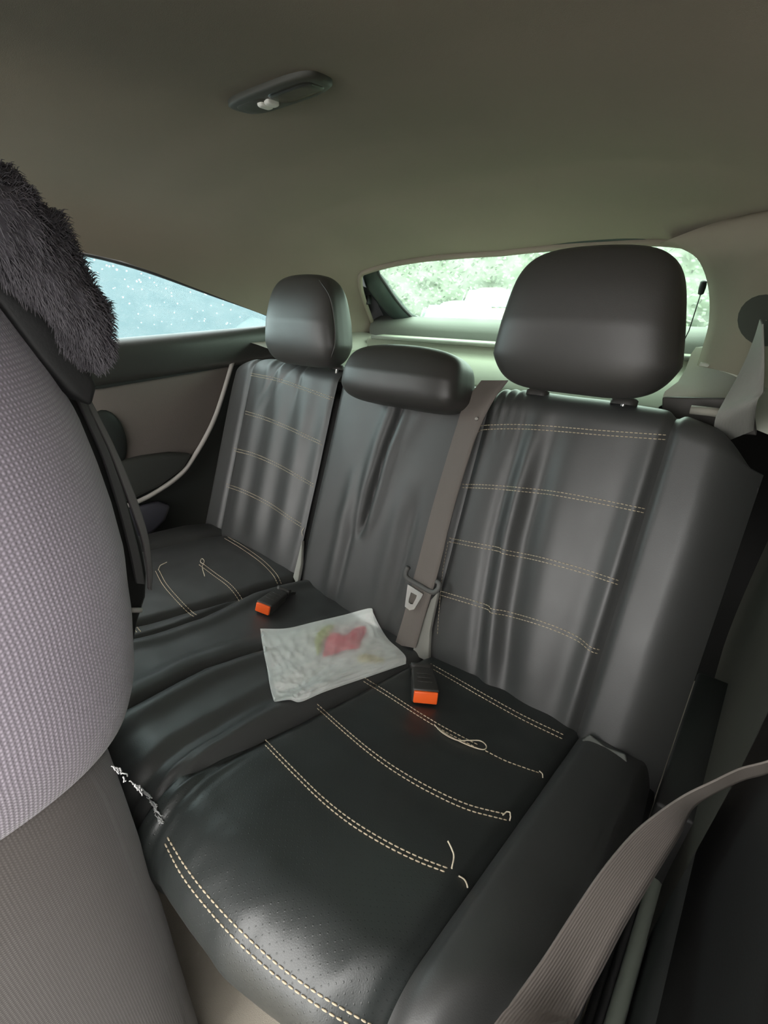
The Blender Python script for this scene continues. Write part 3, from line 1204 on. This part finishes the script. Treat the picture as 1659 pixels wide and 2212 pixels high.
def post(parent, x, y, z, dz=.05, tilt=.30):
    a = Vector((x, y, z))
    d = Vector((0, math.sin(tilt), math.cos(tilt)))
    tube('post', [a - d * .03, a, a + d * dz], .0055, CHROME, parent, 14)
    puckM = Matrix.Translation(a - d * .004) @ Matrix.Rotation(-tilt, 4, 'X')
    P = []
    ol = stadium(.042, .026, 12, 2.4)
    for (u, v) in ol + [ol[0]]:
        P.append([puckM @ Vector((u * k, v * k, zz)) for k, zz in ((1, -.006), (1, .003), (.85, .006), (.3, .006), (.05, .006))])
    link('guide_collar', grid_mesh('guide_collar', P), BUCKLE, parent)


hr = thing('headrest', 'large near headrest of black leatherette in front of the rear window', 'headrest', 'rear headrests')
headrest_mesh('pad', (.360, .192, .621), .147, .220, .120, LEATHER_H, hr, .10, .80, .88)
post(hr, *on(1350, 862, 1, .222), .06)
post(hr, *on(1163, 843, 1, .222), .06)
hl = thing('headrest', 'far black headrest between quarter window and small centre headrest', 'headrest', 'rear headrests')
headrest_mesh('pad', (-.300, .196, .602), .125, .205, .115, LEATHER_H, hl, .10, .80, .92)
pm = hl.children[0].data
bvp = BVHTree.FromPolygons([v.co.copy() for v in pm.vertices], [tuple(p.vertices) for p in pm.polygons])
sp_ = [bvp.ray_cast(CAM, ray(*q).normalized())[0] for q in smooth_line([(690, 605), (712, 640), (722, 690), (724, 740), (716, 772)], 24)]
tube('seam', [p for p in sp_ if p is not None], .0016, LEATHER_H, hl, 6)
post(hl, *on(730, 790, 1, .215), .05)
post(hl, *on(640, 778, 1, .215), .05)
hc = thing('headrest', 'low flat centre headrest resting on the middle of the backrest top', 'headrest', 'rear headrests')
headrest_mesh('pad', (.022, .165, .507), .148, .125, .125, LEATHER_H, hc, .30, .92, .95, 4.2)
# ================================================================== BELTS
def bk_at(px, py, off):
    return on_plane(px, py, BN * off, BN)


cbt = thing('center_seat_belt', 'brown-grey belt hanging down the backrest with its metal tongue', 'seat belt')
Lp = [(1040, 822), (1003, 872), (985, 925), (962, 1000), (930, 1110), (903, 1215), (893, 1250), (872, 1330), (853, 1392)]
Rp = [(1098, 822), (1068, 862), (1036, 925), (1010, 1000), (977, 1110), (952, 1215), (942, 1252), (918, 1330), (898, 1400)]
offs = [.004, .016, .016, .016, .016, .017, .018, .020, .022]
ribbon('webbing', [bk_at(x, y, o_) for (x, y), o_ in zip(Lp, offs)], [bk_at(x, y, o_) for (x, y), o_ in zip(Rp, offs)], BELT, cbt)
# tongue: grey plastic bar with slot, metal blade
ta, tb_ = bk_at(877, 1240, .022), bk_at(941, 1276, .022)
tx = (tb_ - ta).normalized()
tz = BN.copy()
tz = (tz - tx * tz.dot(tx)).normalized()
ty = tz.cross(tx)
Mt = Matrix(((tx.x, ty.x, tz.x, 0), (tx.y, ty.y, tz.y, 0), (tx.z, ty.z, tz.z, 0), (0, 0, 0, 1)))
mid = (ta + tb_) / 2
wT = (tb_ - ta).length
hook = smooth_line([(-wT / 2, .016, 0), (-wT / 2 - .002, .004, 0), (-wT / 2 + .006, -.006, 0), (0, -.007, 0), (wT / 2 - .006, -.006, 0), (wT / 2 + .003, .004, 0), (wT / 2 + .002, .016, 0), (wT / 2 - .006, .018, 0)], 30)
tube('tongue_grip', [mid + Mt.to_3x3() @ Vector(q) for q in hook], .0052, TONGUE, cbt, 12)
# blade with rectangular hole as a frame
c_o = [(882, 1262), (915, 1283), (912, 1290), (896, 1316), (886, 1318), (876, 1310), (877, 1300)]
c_i = [(889, 1279), (902, 1286), (900, 1292), (893, 1305), (888, 1305), (884, 1301), (885, 1293)]
bm = bmesh.new()
vo = [bm.verts.new(bk_at(x, y, .026)) for x, y in c_o]
vi = [bm.verts.new(bk_at(x, y, .026)) for x, y in c_i]
n7 = len(vo)
for k in range(n7):
    bm.faces.new((vo[k], vo[(k + 1) % n7], vi[(k + 1) % n7], vi[k]))
r_ = bmesh.ops.extrude_face_region(bm, geom=list(bm.faces))
for g in r_['geom']:
    if isinstance(g, bmesh.types.BMVert): g.co += BN * .0025
bmesh.ops.recalc_face_normals(bm, faces=bm.faces)
me = bpy.data.meshes.new('blade')
bm.to_mesh(me); bm.free()
link('blade', me, STEEL, cbt, smooth=False)
# small stop button on the belt
sbp = bk_at(1030, 905, .019)
tube('stop_button', [sbp, sbp + BN * .003], [.004, .003], PIPE, cbt, 10)


# near shoulder belt hanging from the pillar
def ribbon_from_px(A, B, z_of, width):
    a3, b3 = [], []
    for k, ((ax_, ay_), (bx_, by_)) in enumerate(zip(A, B)):
        p = on(ax_, ay_, 2, z_of[k])
        d = ray(bx_, by_).normalized()
        # far intersection of the ray with the sphere of radius width around p
        oc = CAM - p
        bb = oc.dot(d)
        cc_ = oc.dot(oc) - width ** 2
        disc = bb * bb - cc_
        t = -bb + math.sqrt(disc) if disc > 0 else -bb
        a3.append(p); b3.append(CAM + d * t)
    return a3, b3


A = [(1665, 1642), (1600, 1660), (1540, 1688), (1480, 1717), (1420, 1757), (1365, 1803), (1300, 1880), (1235, 1975), (1170, 2075), (1105, 2165), (1060, 2225)]
B = [(1669, 1664), (1604, 1685), (1546, 1712), (1497, 1745), (1470, 1800), (1440, 1850), (1400, 1915), (1352, 1995), (1300, 2095), (1250, 2190), (1232, 2225)]
zz = [.34, .335, .33, .322, .315, .308, .30, .29, .28, .27, .262]
a3, b3 = ribbon_from_px(A, B, zz, .047)
# continue out of frame down to its floor anchor and to the door pillar
nb = thing('front_seat_belt', 'taupe belt strap hanging twisted across the lower right corner', 'seat belt')
ribbon('webbing', [Vector((.712, -.25, .352))] + a3 + [a3[-1] + (a3[-1] - a3[-2]) * 2.5 + Vector((0, 0, -.02)), Vector((.60, -.62, -.30))],
       [Vector((.714, -.22, .322))] + b3 + [b3[-1] + (b3[-1] - b3[-2]) * 2.5 + Vector((0, 0, -.02)), Vector((.64, -.60, -.30))], BELT_D, nb, n=70)

rb = thing('rear_side_belt', 'pale green-grey shoulder belt folding down beside the near bolster', 'seat belt')
A = [(1642, 690), (1630, 730), (1612, 775), (1590, 820), (1565, 865), (1544, 910)]
B = [(1648, 700), (1650, 745), (1651, 790), (1650, 825), (1648, 848), (1636, 868)]
dA = [.26, .255, .25, .24, .23, .225]
a3 = [on(x, y, 1, d) for (x, y), d in zip(A, dA)]
b3 = [on(x, y, 1, d - .03) for (x, y), d in zip(B, dA)]
ribbon('webbing', a3 + [a3[-1] + Vector((.004, .05, -.05))], b3 + [b3[-1] + Vector((.004, .05, -.05))], BELT_G, rb, n=36)
# dark disc on the near pillar, painting the shade inside the belt outlet
t6 = bpy.data.objects['trim_6'].data
bv6 = BVHTree.FromPolygons([v.co.copy() for v in t6.vertices], [tuple(p.vertices) for p in t6.polygons])
P = []
for i in range(25):
    th = i / 24 * 2 * math.pi
    row = []
    for k in (1.0, .93, .8, .5, .2, .02):
        h_ = bv6.ray_cast(CAM, ray(1655 + 62 * k * math.cos(th), 692 + 56 * k * math.sin(th)).normalized())[0]
        if h_ is None: h_ = row[-1] if row else on(1636, 692, 0, .62)
        d = ray(1636, 692).normalized()
        row.append(h_ - d * (.002 * (1 - k ** 4) + .001))
    P.append(row)
bo = tag(link('trim_5', grid_mesh('trim_5', P), simple('outlet_shade', (.05, .048, .042), .9, spec=.1)), 'dark oval disc standing for the shaded belt outlet on the near rear pillar', 'trim', kind='structure')


# ---------------- buckles
def buckle(label, back_px, front_px, lift, length, w, hgt, panels):
    t = thing('seat_belt_buckle', label, 'buckle', 'rear belt buckles')
    a, na, _ = hit(*back_px, panels)
    b, nb_, _ = hit(*front_px, panels)
    n = (na + nb_).normalized()
    yv = (b - a)
    yv = (yv - n * yv.dot(n)).normalized()      # towards the button
    xv = yv.cross(n).normalized()
    org = b + n * (hgt / 2 + lift)
    M = Matrix(((xv.x, yv.x, n.x, org.x), (xv.y, yv.y, n.y, org.y), (xv.z, yv.z, n.z, org.z), (0, 0, 0, 1)))

    def tp(v):
        k = 1 - .14 * (0.5 - v.co.y / length)
        v.co.x *= k
        v.co.z *= 1 - .10 * (0.5 - v.co.y / length)
    rbox('housing', (w, length, hgt), .0032, BUCKLE, t, 3, M @ Matrix.Translation((0, -length / 2, 0)), tp)
    for k in (.32, .5, .68):
        rbox('grip_rib', (w * .55, .0012, .0012), .0004, BUCKLE, t, 1, M @ Matrix.Translation((0, -length * k, hgt / 2 * .97)))
    rbox('release_button', (w * .90, .006, hgt * .80), .0022, ORANGE, t, 3, M @ Matrix.Translation((0, .0012, -.0005)))
    # stalk webbing into the crease
    Q = [M @ Vector((0, -length + .004, 0)), M @ Vector((0, -length - .012, -.001)), M @ Vector((0, -length - .028, -.003)), M @ Vector((0, -length - .05, -.012))]
    ribbon('stalk', [q - xv * w * .42 for q in Q], [q + xv * w * .42 for q in Q], BUCKLE, t, .006, 14)
    lp = [M @ Vector((xx, -length - .012, .006)) for xx in np.linspace(-w * .45, w * .45, 6)]
    tube('stalk_roll', lp, .0065, BUCKLE, t, 10)
    return t


buckle('belt buckle with orange button lying on the far side of the white bag', (622, 1282), (566, 1327), .002, .076, .035, .025, CP)
buckle('belt buckle with orange button beside the hanging metal tongue', (905, 1440), (917, 1523), .002, .078, .044, .026, CP)

# ================================================================== BAG on the cushion
top_e = [(562, 1358), (620, 1357), (680, 1343), (740, 1329), (798, 1314), (806, 1323)]
rig_e = [(806, 1323), (818, 1348), (838, 1380), (862, 1402), (876, 1418), (877, 1434)]
bot_e = [(594, 1516), (625, 1512), (650, 1516), (700, 1495), (790, 1464), (877, 1434)]
lef_e = [(562, 1358), (568, 1400), (576, 1440), (582, 1475), (588, 1500), (594, 1516)]
n = 60
te, re_, be, le = (smooth_line(e, n) for e in (top_e, rig_e, bot_e, lef_e))
rnd = random.Random(5)
TOPP, BOTP, UVP = [], [], []
for i in range(n):
    u = i / (n - 1)
    r1, r2, ru = [], [], []
    for j in range(n):
        v = j / (n - 1)
        q = (1 - v) * te[i] + v * be[i] + (1 - u) * le[j] + u * re_[j] - ((1 - u) * (1 - v) * te[0] + u * (1 - v) * te[-1] + (1 - u) * v * be[0] + u * v * be[-1])
        h = hit(q[0], q[1], ALLP)
        d = ray(q[0], q[1]).normalized()
        bul = (max(0, 16 * u * (1 - u) * v * (1 - v))) ** .5
        # crumple: ridged noise
        cr = 0
        for fq, am in ((4, .007), (9, .006), (19, .0035), (37, .0012)):
            cr += am * (1 - 2 * abs(mnoise.noise(Vector((u * fq, v * fq * .8, fq * 1.7)))))
        up = .012 + .016 * bul + cr * (.25 + .75 * min(1, bul * 1.5))
        nn = Vector((0, -.25, 1)).normalized()
        # lift towards the viewer, along the sight line, so that it rests on the cushion
        p = h[0]
        k = max(.003, up) / max(.2, -d.dot(nn))
        r1.append(p - d * k)
        r2.append(p - d * (.003 / max(.2, -d.dot(nn))))
        ru.append((u * .28, v * .2))
    TOPP.append(r1); BOTP.append(r2); UVP.append(ru)
# close the sheet edges onto each other
for i in range(n):
    for j in range(n):
        e = min(i, n - 1 - i, j, n - 1 - j)
        if e < 3:
            k = (1 - e / 3) * .75
            TOPP[i][j] = TOPP[i][j].lerp(BOTP[i][j] + (TOPP[i][j] - BOTP[i][j]) * .25, k)


def plastic(name, col, alpha, trans=.3):
    m, N, L, b = newmat(name)
    out = N['Material Output']
    b.inputs['Base Color'].default_value = (*col, 1)
    b.inputs['Roughness'].default_value = .2
    tl = N.new('ShaderNodeBsdfTranslucent')
    tl.inputs[0].default_value = (*col, 1)
    tr = N.new('ShaderNodeBsdfTransparent')
    m1 = N.new('ShaderNodeMixShader')
    m1.inputs[0].default_value = trans
    L.new(b.outputs[0], m1.inputs[1]); L.new(tl.outputs[0], m1.inputs[2])
    m2 = N.new('ShaderNodeMixShader')
    m2.inputs[0].default_value = 1 - alpha
    L.new(m1.outputs[0], m2.inputs[1]); L.new(tr.outputs[0], m2.inputs[2])
    L.new(m2.outputs[0], out.inputs[0])
    return m


bag = thing('plastic_bag', 'crumpled translucent white plastic bag lying flat on the bench between the buckles', 'bag')
link('top_sheet', grid_mesh('top_sheet', TOPP, UVP), plastic('milky_film', (.95, .97, .93), .42), bag)
link('bottom_sheet', grid_mesh('bottom_sheet', BOTP, UVP), plastic('milky_film_under', (.95, .97, .94), .98, 0), bag)
# folded left hem of the bag
he = [TOPP[1][j].lerp(BOTP[1][j], .5) for j in range(2, n - 2, 3)]
tube('folded_hem', he, .003, plastic('milky_hem', (.88, .92, .90), .9), bag, 8)


def wrapper(name, label, outline, col, hgt, seed):
    """crumpled sweet wrapper lying inside the bag"""
    c = np.mean(np.array(outline), axis=0)
    ring = smooth_line([tuple(p) for p in outline] + [outline[0]], 37)
    P = []
    for q in ring:
        row = []
        for k in range(7):
            t = k / 6
            x, y = c + (q - c) * t
            h = hit(x, y, ALLP)
            d = ray(x, y).normalized()
            z = .006 + hgt * (1 - t ** 2) * (.7 + .6 * abs(mnoise.noise(Vector((x * .05, y * .05, seed)))))
            row.append(h[0] - d * z)
        P.append(row)
    o = link(name, grid_mesh(name, P), simple(name + '_foil', col, .3))
    tag(o, label, 'wrapper', 'wrappers inside the bag')
    return o


wrapper('candy_wrapper', 'crumpled pink wrapper showing through the white bag', [(697, 1418), (705, 1380), (722, 1366), (748, 1372), (765, 1358), (785, 1352), (792, 1362), (782, 1380), (775, 1400), (748, 1404), (722, 1414)], (.95, .07, .14), .021, 1.0)
wrapper('candy_wrapper', 'yellow-green wrapper beside the pink one inside the bag', [(680, 1382), (690, 1362), (710, 1350), (722, 1355), (712, 1372), (698, 1388), (690, 1412), (682, 1405)], (.55, .62, .22), .010, 2.0)
wrapper('candy_wrapper', 'pale yellow wrapper at the right end inside the bag', [(770, 1422), (785, 1412), (815, 1418), (832, 1424), (826, 1430), (800, 1428), (780, 1430)], (.85, .75, .42), .008, 3.0)

# ================================================================== FRONT SEAT (left of frame)
fs = thing('bucket_chair', 'front car seat in a purple-grey mesh cover at the left edge', 'car seat')
REAR = [(.305, -.53), (.315, -.517), (.325, -.515), (.335, -.511), (.35, -.507), (.37, -.503), (.4, -.496), (.43, -.492), (.46, -.487), (.5, -.487), (.54, -.49), (.58, -.495), (.62, -.506), (.65, -.517), (.68, -.528), (.7, -.532), (.72, -.57)]
lev = [.305, .307, .311, .318, .327, .338] + list(np.linspace(.35, .66, 34)) + [.672, .684, .695, .705, .714, .72]
XR, XLf = .30, -.20
P, U = [], []
NT = 120
per = 0
ring0 = None
for i in range(NT + 1):
    th = 2 * math.pi * i / NT
    c, s = math.cos(th), math.sin(th)
    row, ru = [], []
    for z in lev:
        yr = interp(z, REAR)
        yf = -.84 - .10 * (z - .2)
        yc, hy = (yr + yf) / 2, (yr - yf) / 2
        e = 3.0
        cap = interp(z, [(.305, .90), (.32, .97), (.36, 1), (.62, .98), (.68, .93), (.72, .8)])
        hx = (XR - XLf) / 2 * cap
        x = (XR + XLf) / 2 + hx * math.copysign(abs(c) ** (2 / e), c)
        y = yc + hy * math.copysign(abs(s) ** (2 / e), s)
        d = .004 * ns(x, y + z, 3, 7)
        row.append(Vector((x + d * c, y + d * s, z)))
        ru.append((0, z))
    P.append(row); U.append(ru)
# arc-length UV
kz = len(lev) // 2
acc = 0
for i in range(NT + 1):
    if i: acc += (P[i][kz] - P[i - 1][kz]).length
    zz_ = 0
    for j in range(len(lev)):
        if j: zz_ += (P[i][j] - P[i][j - 1]).length
        U[i][j] = (acc, zz_)
link('backrest_cover', grid_mesh('backrest_cover', P, U), MESHFAB, fs)
# dark rear shell behind the cover with its welted edge
shp = [(138, 775), (160, 820), (200, 900), (245, 1000), (282, 1100), (308, 1180), (318, 1240), (316, 1290), (298, 1345), (285, 1420)]
sh = [on(x, y, 0, .12) for x, y in shp]
frontline = [Vector((.12, p.y - .13, p.z)) for p in reversed(sh)]
ext_poly('rear_shell', sh + frontline, Vector((-.30, 0, 0)), BLACK, fs, .004)
w1 = [on(x, y, 0, .135) for x, y in [(172, 838), (200, 900), (235, 970), (262, 1040), (288, 1110), (308, 1170), (318, 1230), (321, 1270)]]
w2 = [on(x, y, 0, .130) for x, y in [(178, 836), (212, 900), (247, 970), (278, 1040), (304, 1110), (320, 1170), (327, 1235), (325, 1275)]]
ribbon('side_strap', w1, w2, simple('strap_grey', (.13, .12, .12), .8), fs, .003, 40)
w1 = [on(x, y, 0, .15) for x, y in [(160, 850), (190, 915), (220, 985), (245, 1060), (265, 1130), (282, 1200), (294, 1260)]]
w2 = [on(x, y, 0, .145) for x, y in [(172, 850), (204, 915), (236, 985), (262, 1060), (282, 1130), (300, 1200), (311, 1262)]]
ribbon('side_strap', w1, w2, simple('strap_dark', (.07, .065, .068), .8), fs, .003, 40)
hd = [(-60, 470), (0, 560), (60, 622), (120, 682), (185, 765), (212, 835), (200, 880), (150, 850), (90, 780), (0, 660), (-60, 600)]
ext_poly('gap_shade_block', [on(x, y, 0, .22) for x, y in hd], Vector((-.12, 0, 0)), BLACK, fs, .004)  # black block added as the shade between garment and mesh cover
tube('strap_clip', [on(x, y, 0, .14) for x, y in ((283, 1318), (305, 1318))], .003, PIPE, fs, 8)
# lower part: brown woven seat base
for part, rows in (('seat_base', ((-.33, .985), (-.2, .99), (-.1, .995), (0, 1.0), (.1, 1.0), (.2, 1.0), (.26, .998), (.30, .985), (.315, .96), (.325, .92))),):
    P, U = [], []
    for i in range(161):
        th = 2 * math.pi * i / 160
        c, q_ = math.cos(th), math.sin(th)
        row, ru = [], []
        acc = th * .40
        for z, k in rows:
            e = 7
            x = .04 + .245 * k * math.copysign(abs(c) ** (2 / e), c)
            y = -.88 + .318 * k * math.copysign(abs(q_) ** (2 / e), q_)
            row.append(Vector((x + .004 * ns(x, y, z, 8), y, z)))
            ru.append((x, y) if part == 'base_top' else ((y if abs(c) > abs(q_) else x) + math.copysign(0, c), z))
        P.append(row); U.append(ru)
    link(part, grid_mesh(part, P, U), BROWNFAB, fs)

# fuzzy garment hung over the top of the front seat
fz = thing('fuzzy_garment', 'dark fuzzy garment draped over the top of the front seat', 'garment')
out_px = [(-60, 330), (10, 345), (45, 372), (72, 430), (108, 440), (135, 480), (170, 560), (195, 615), (212, 665), (222, 730), (214, 785)]
in_px = [(-60, 560), (0, 592), (30, 612), (58, 640), (88, 672), (112, 700), (138, 728), (160, 752), (176, 772), (192, 788), (206, 796)]
oo = smooth_line(out_px, 60)
ii = smooth_line(in_px, 60)
P = []
fibres_v, fibres_f = [], []
rnd = random.Random(21)
for i in range(60):
    row = []
    a, b = on(*oo[i], 0, .235), on(*ii[i], 0, .265)
    c = (a + b) / 2
    ax1 = (a - b) / 2
    ax2 = Vector((.032, 0, .0)) * min(1, (59 - i) / 10 + .3)
    for j in range(41):
        th = 2 * math.pi * j / 40
        p = c + ax1 * math.cos(th) + ax2 * math.sin(th)
        lump = .007 * mnoise.noise(p * 40) + .004 * mnoise.noise(p * 95)
        dirv = (ax1 * math.cos(th) / max(1e-4, ax1.length) + Vector((1, 0, 0)) * math.sin(th)).normalized()
        q = p + dirv * (lump - .004)
        row.append(q)
        for _ in range(6):
            if rnd.random() < .8:
                ln_f = rnd.uniform(.002, .006)
                g = (dirv + Vector((rnd.uniform(-.7, .7), rnd.uniform(-.3, .9), rnd.uniform(-.9, .2)))).normalized()
                q0 = q + Vector((rnd.uniform(-.002, .002), rnd.uniform(-.002, .002), rnd.uniform(-.002, .002)))
                tube_data([q0 - dirv * .002, q0 + g * ln_f * .5, q0 + g * ln_f + Vector((0, 0, -.002))], [.00035, .0003, .0001], 3, fibres_v, fibres_f, False)
    P.append(row)
link('garment_body', grid_mesh('garment_body', P), FURM, fz)
me = bpy.data.meshes.new('fuzz')
me.from_pydata(fibres_v, [], fibres_f)
tag(link('fuzz', me, FURL, fz), kind='stuff')

# ================================================================== OUTSIDE
GR = simple('wet_asphalt', (.16, .17, .17), .45, grain=.4, gscale=60, var=.2)
P = [[Vector((x, y, -.62 - .035 * max(0, y - 1.2) if y < 14 else -.62 - .035 * 12.8)) for y in np.linspace(-12, 40, 27)] for x in np.linspace(-30, 30, 13)]
tag(link('ground', grid_mesh('ground', P), GR), 'wet grey car park asphalt outside the car', 'ground', kind='structure')


def parked_car(name, label, loc, rz, col, k=1.0):
    t = thing(name, label, 'car', 'parked cars outside')
    t.location = loc
    t.rotation_euler = (0, 0, rz)
    paint = simple(name + '_paint', col, .3)
    sec = [(-2.15, .35, .62, .74), (-2.10, .30, .80, .82), (-1.5, .28, .88, .86), (-.95, .28, .93, .88), (-.9, .28, .95, .88), (0, .28, .96, .89), (1.0, .28, .97, .89), (1.55, .28, .98, .88), (2.05, .30, .92, .84), (2.15, .36, .7, .76)]
    P = []
    for y, z0, z1, hw in sec:
        row = []
        for j in range(25):
            th = 2 * math.pi * j / 24
            c, s = math.cos(th), math.sin(th)
            row.append(Vector((hw * math.copysign(abs(c) ** .45, c), y, (z0 + z1) / 2 + (z1 - z0) / 2 * math.copysign(abs(s) ** .45, s))))
        P.append(row)
    link('body', grid_mesh('body', P), paint, t)
    cab = [(-1.05, .90, .80), (-.75, 1.12, .74), (-.35, 1.36, .66), (0, 1.42, .64), (.5, 1.42, .63), (.95, 1.34, .65), (1.3, 1.15, .70), (1.6, .95, .76)]
    P = []
    for y, z1, hw in cab:
        P.append([Vector((hw * q * (1 if abs(q) < 1 else 1), y, .85 + (z1 - .85) * (1 - abs(q) ** 5))) for q in np.linspace(-1, 1, 21)])
    link('roof', grid_mesh('roof', P), paint, t)
    DG = simple(name + '_glass', (.10, .16, .16), .08)
    ext_poly('windshield', [Vector((-.66, -1.02, .92)), Vector((.66, -1.02, .92)), Vector((.56, -.40, 1.34)), Vector((-.56, -.40, 1.34))], Vector((0, -.03, .03)), DG, t, .01)
    for sx in (-1, 1):
        ext_poly('side_glass', [Vector((sx * .72, -.7, .95)), Vector((sx * .72, 1.2, .97)), Vector((sx * .66, .9, 1.28)), Vector((sx * .66, -.3, 1.30))], Vector((sx * .03, 0, 0)), DG, t, .01)
        for yy in (-1.35, 1.35):
            ww = [Vector((sx * .70, yy, .32)), Vector((sx * .74, yy, .32)), Vector((sx * .86, yy, .32)), Vector((sx * .88, yy, .32))]
            tube('wheel', ww, [.29, .32, .32, .27], BLACK, t, 20)
        rbox('headlamp', (.30, .08, .12), .03, simple('lamp_clear', (.8, .85, .85), .1), t, 2, Matrix.Translation((sx * .58, -2.10, .68)))
    return t


gz = lambda y: -.62 - .035 * max(0, y - 1.2)
parked_car('parked_car', 'pale car facing the rear window in the wet car park', (-4.6, 8.0, gz(8.0) - .11), math.radians(27), (.20, .22, .215))
parked_car('parked_car', 'reddish car parked further back behind the pale one', (-6.7, 13.0, gz(13.0) + .30), math.radians(24), (.30, .16, .13))
bw = thing('building_wall', 'plain pale blue building wall outside the quarter window', 'wall')
P = [[Vector((-3.6, y, z)) for z in np.linspace(-.7, 1.15, 6)] for y in np.linspace(.3, 3.5, 8)]
link('render_coat', grid_mesh('render_coat', P), simple('pale_blue_render', (.105, .138, .148), .9, var=.05), bw)
rbox('wall_coping', (.25, 3.3, .10), .02, simple('coping_stone', (.4, .42, .42), .9), bw, 2, Matrix.Translation((-3.68, 1.9, 1.17)))
LEAF = simple('hedge_leaves', (.145, .165, .125), .8, var=.35)
hg = thing('hedge', 'light green leafy hedge closing off the car park', 'hedge')
rnd = random.Random(9)
P = []
for x in np.linspace(-18, 8, 90):
    P.append([Vector((x, 18.4 + .5 * mnoise.noise(Vector((x, z * 2, 0))) - .4 * math.sin(z), -1.1 + z + .0 * x)) for z in np.linspace(0, 3.9, 24)])
link('foliage', grid_mesh('foliage', P), LEAF, hg)
v, f = [], []
for k in range(5000):
    x, z = rnd.uniform(-18, 8), rnd.uniform(-1, 2.8) + (.5 * rnd.random() ** 2)
    p = Vector((x, 18.0 + rnd.uniform(-.5, .3), z))
    a = Vector((rnd.uniform(-1, 1), rnd.uniform(-1, 1), rnd.uniform(-1, 1))).normalized() * rnd.uniform(.06, .14)
    b = a.orthogonal().normalized() * rnd.uniform(.04, .08)
    i0 = len(v)
    v += [tuple(p - a), tuple(p + b), tuple(p + a), tuple(p - b)]
    f.append((i0, i0 + 1, i0 + 2, i0 + 3))
me = bpy.data.meshes.new('leaves')
me.from_pydata(v, [], f)
tag(link('leaves', me, LEAF, hg, False), kind='stuff')
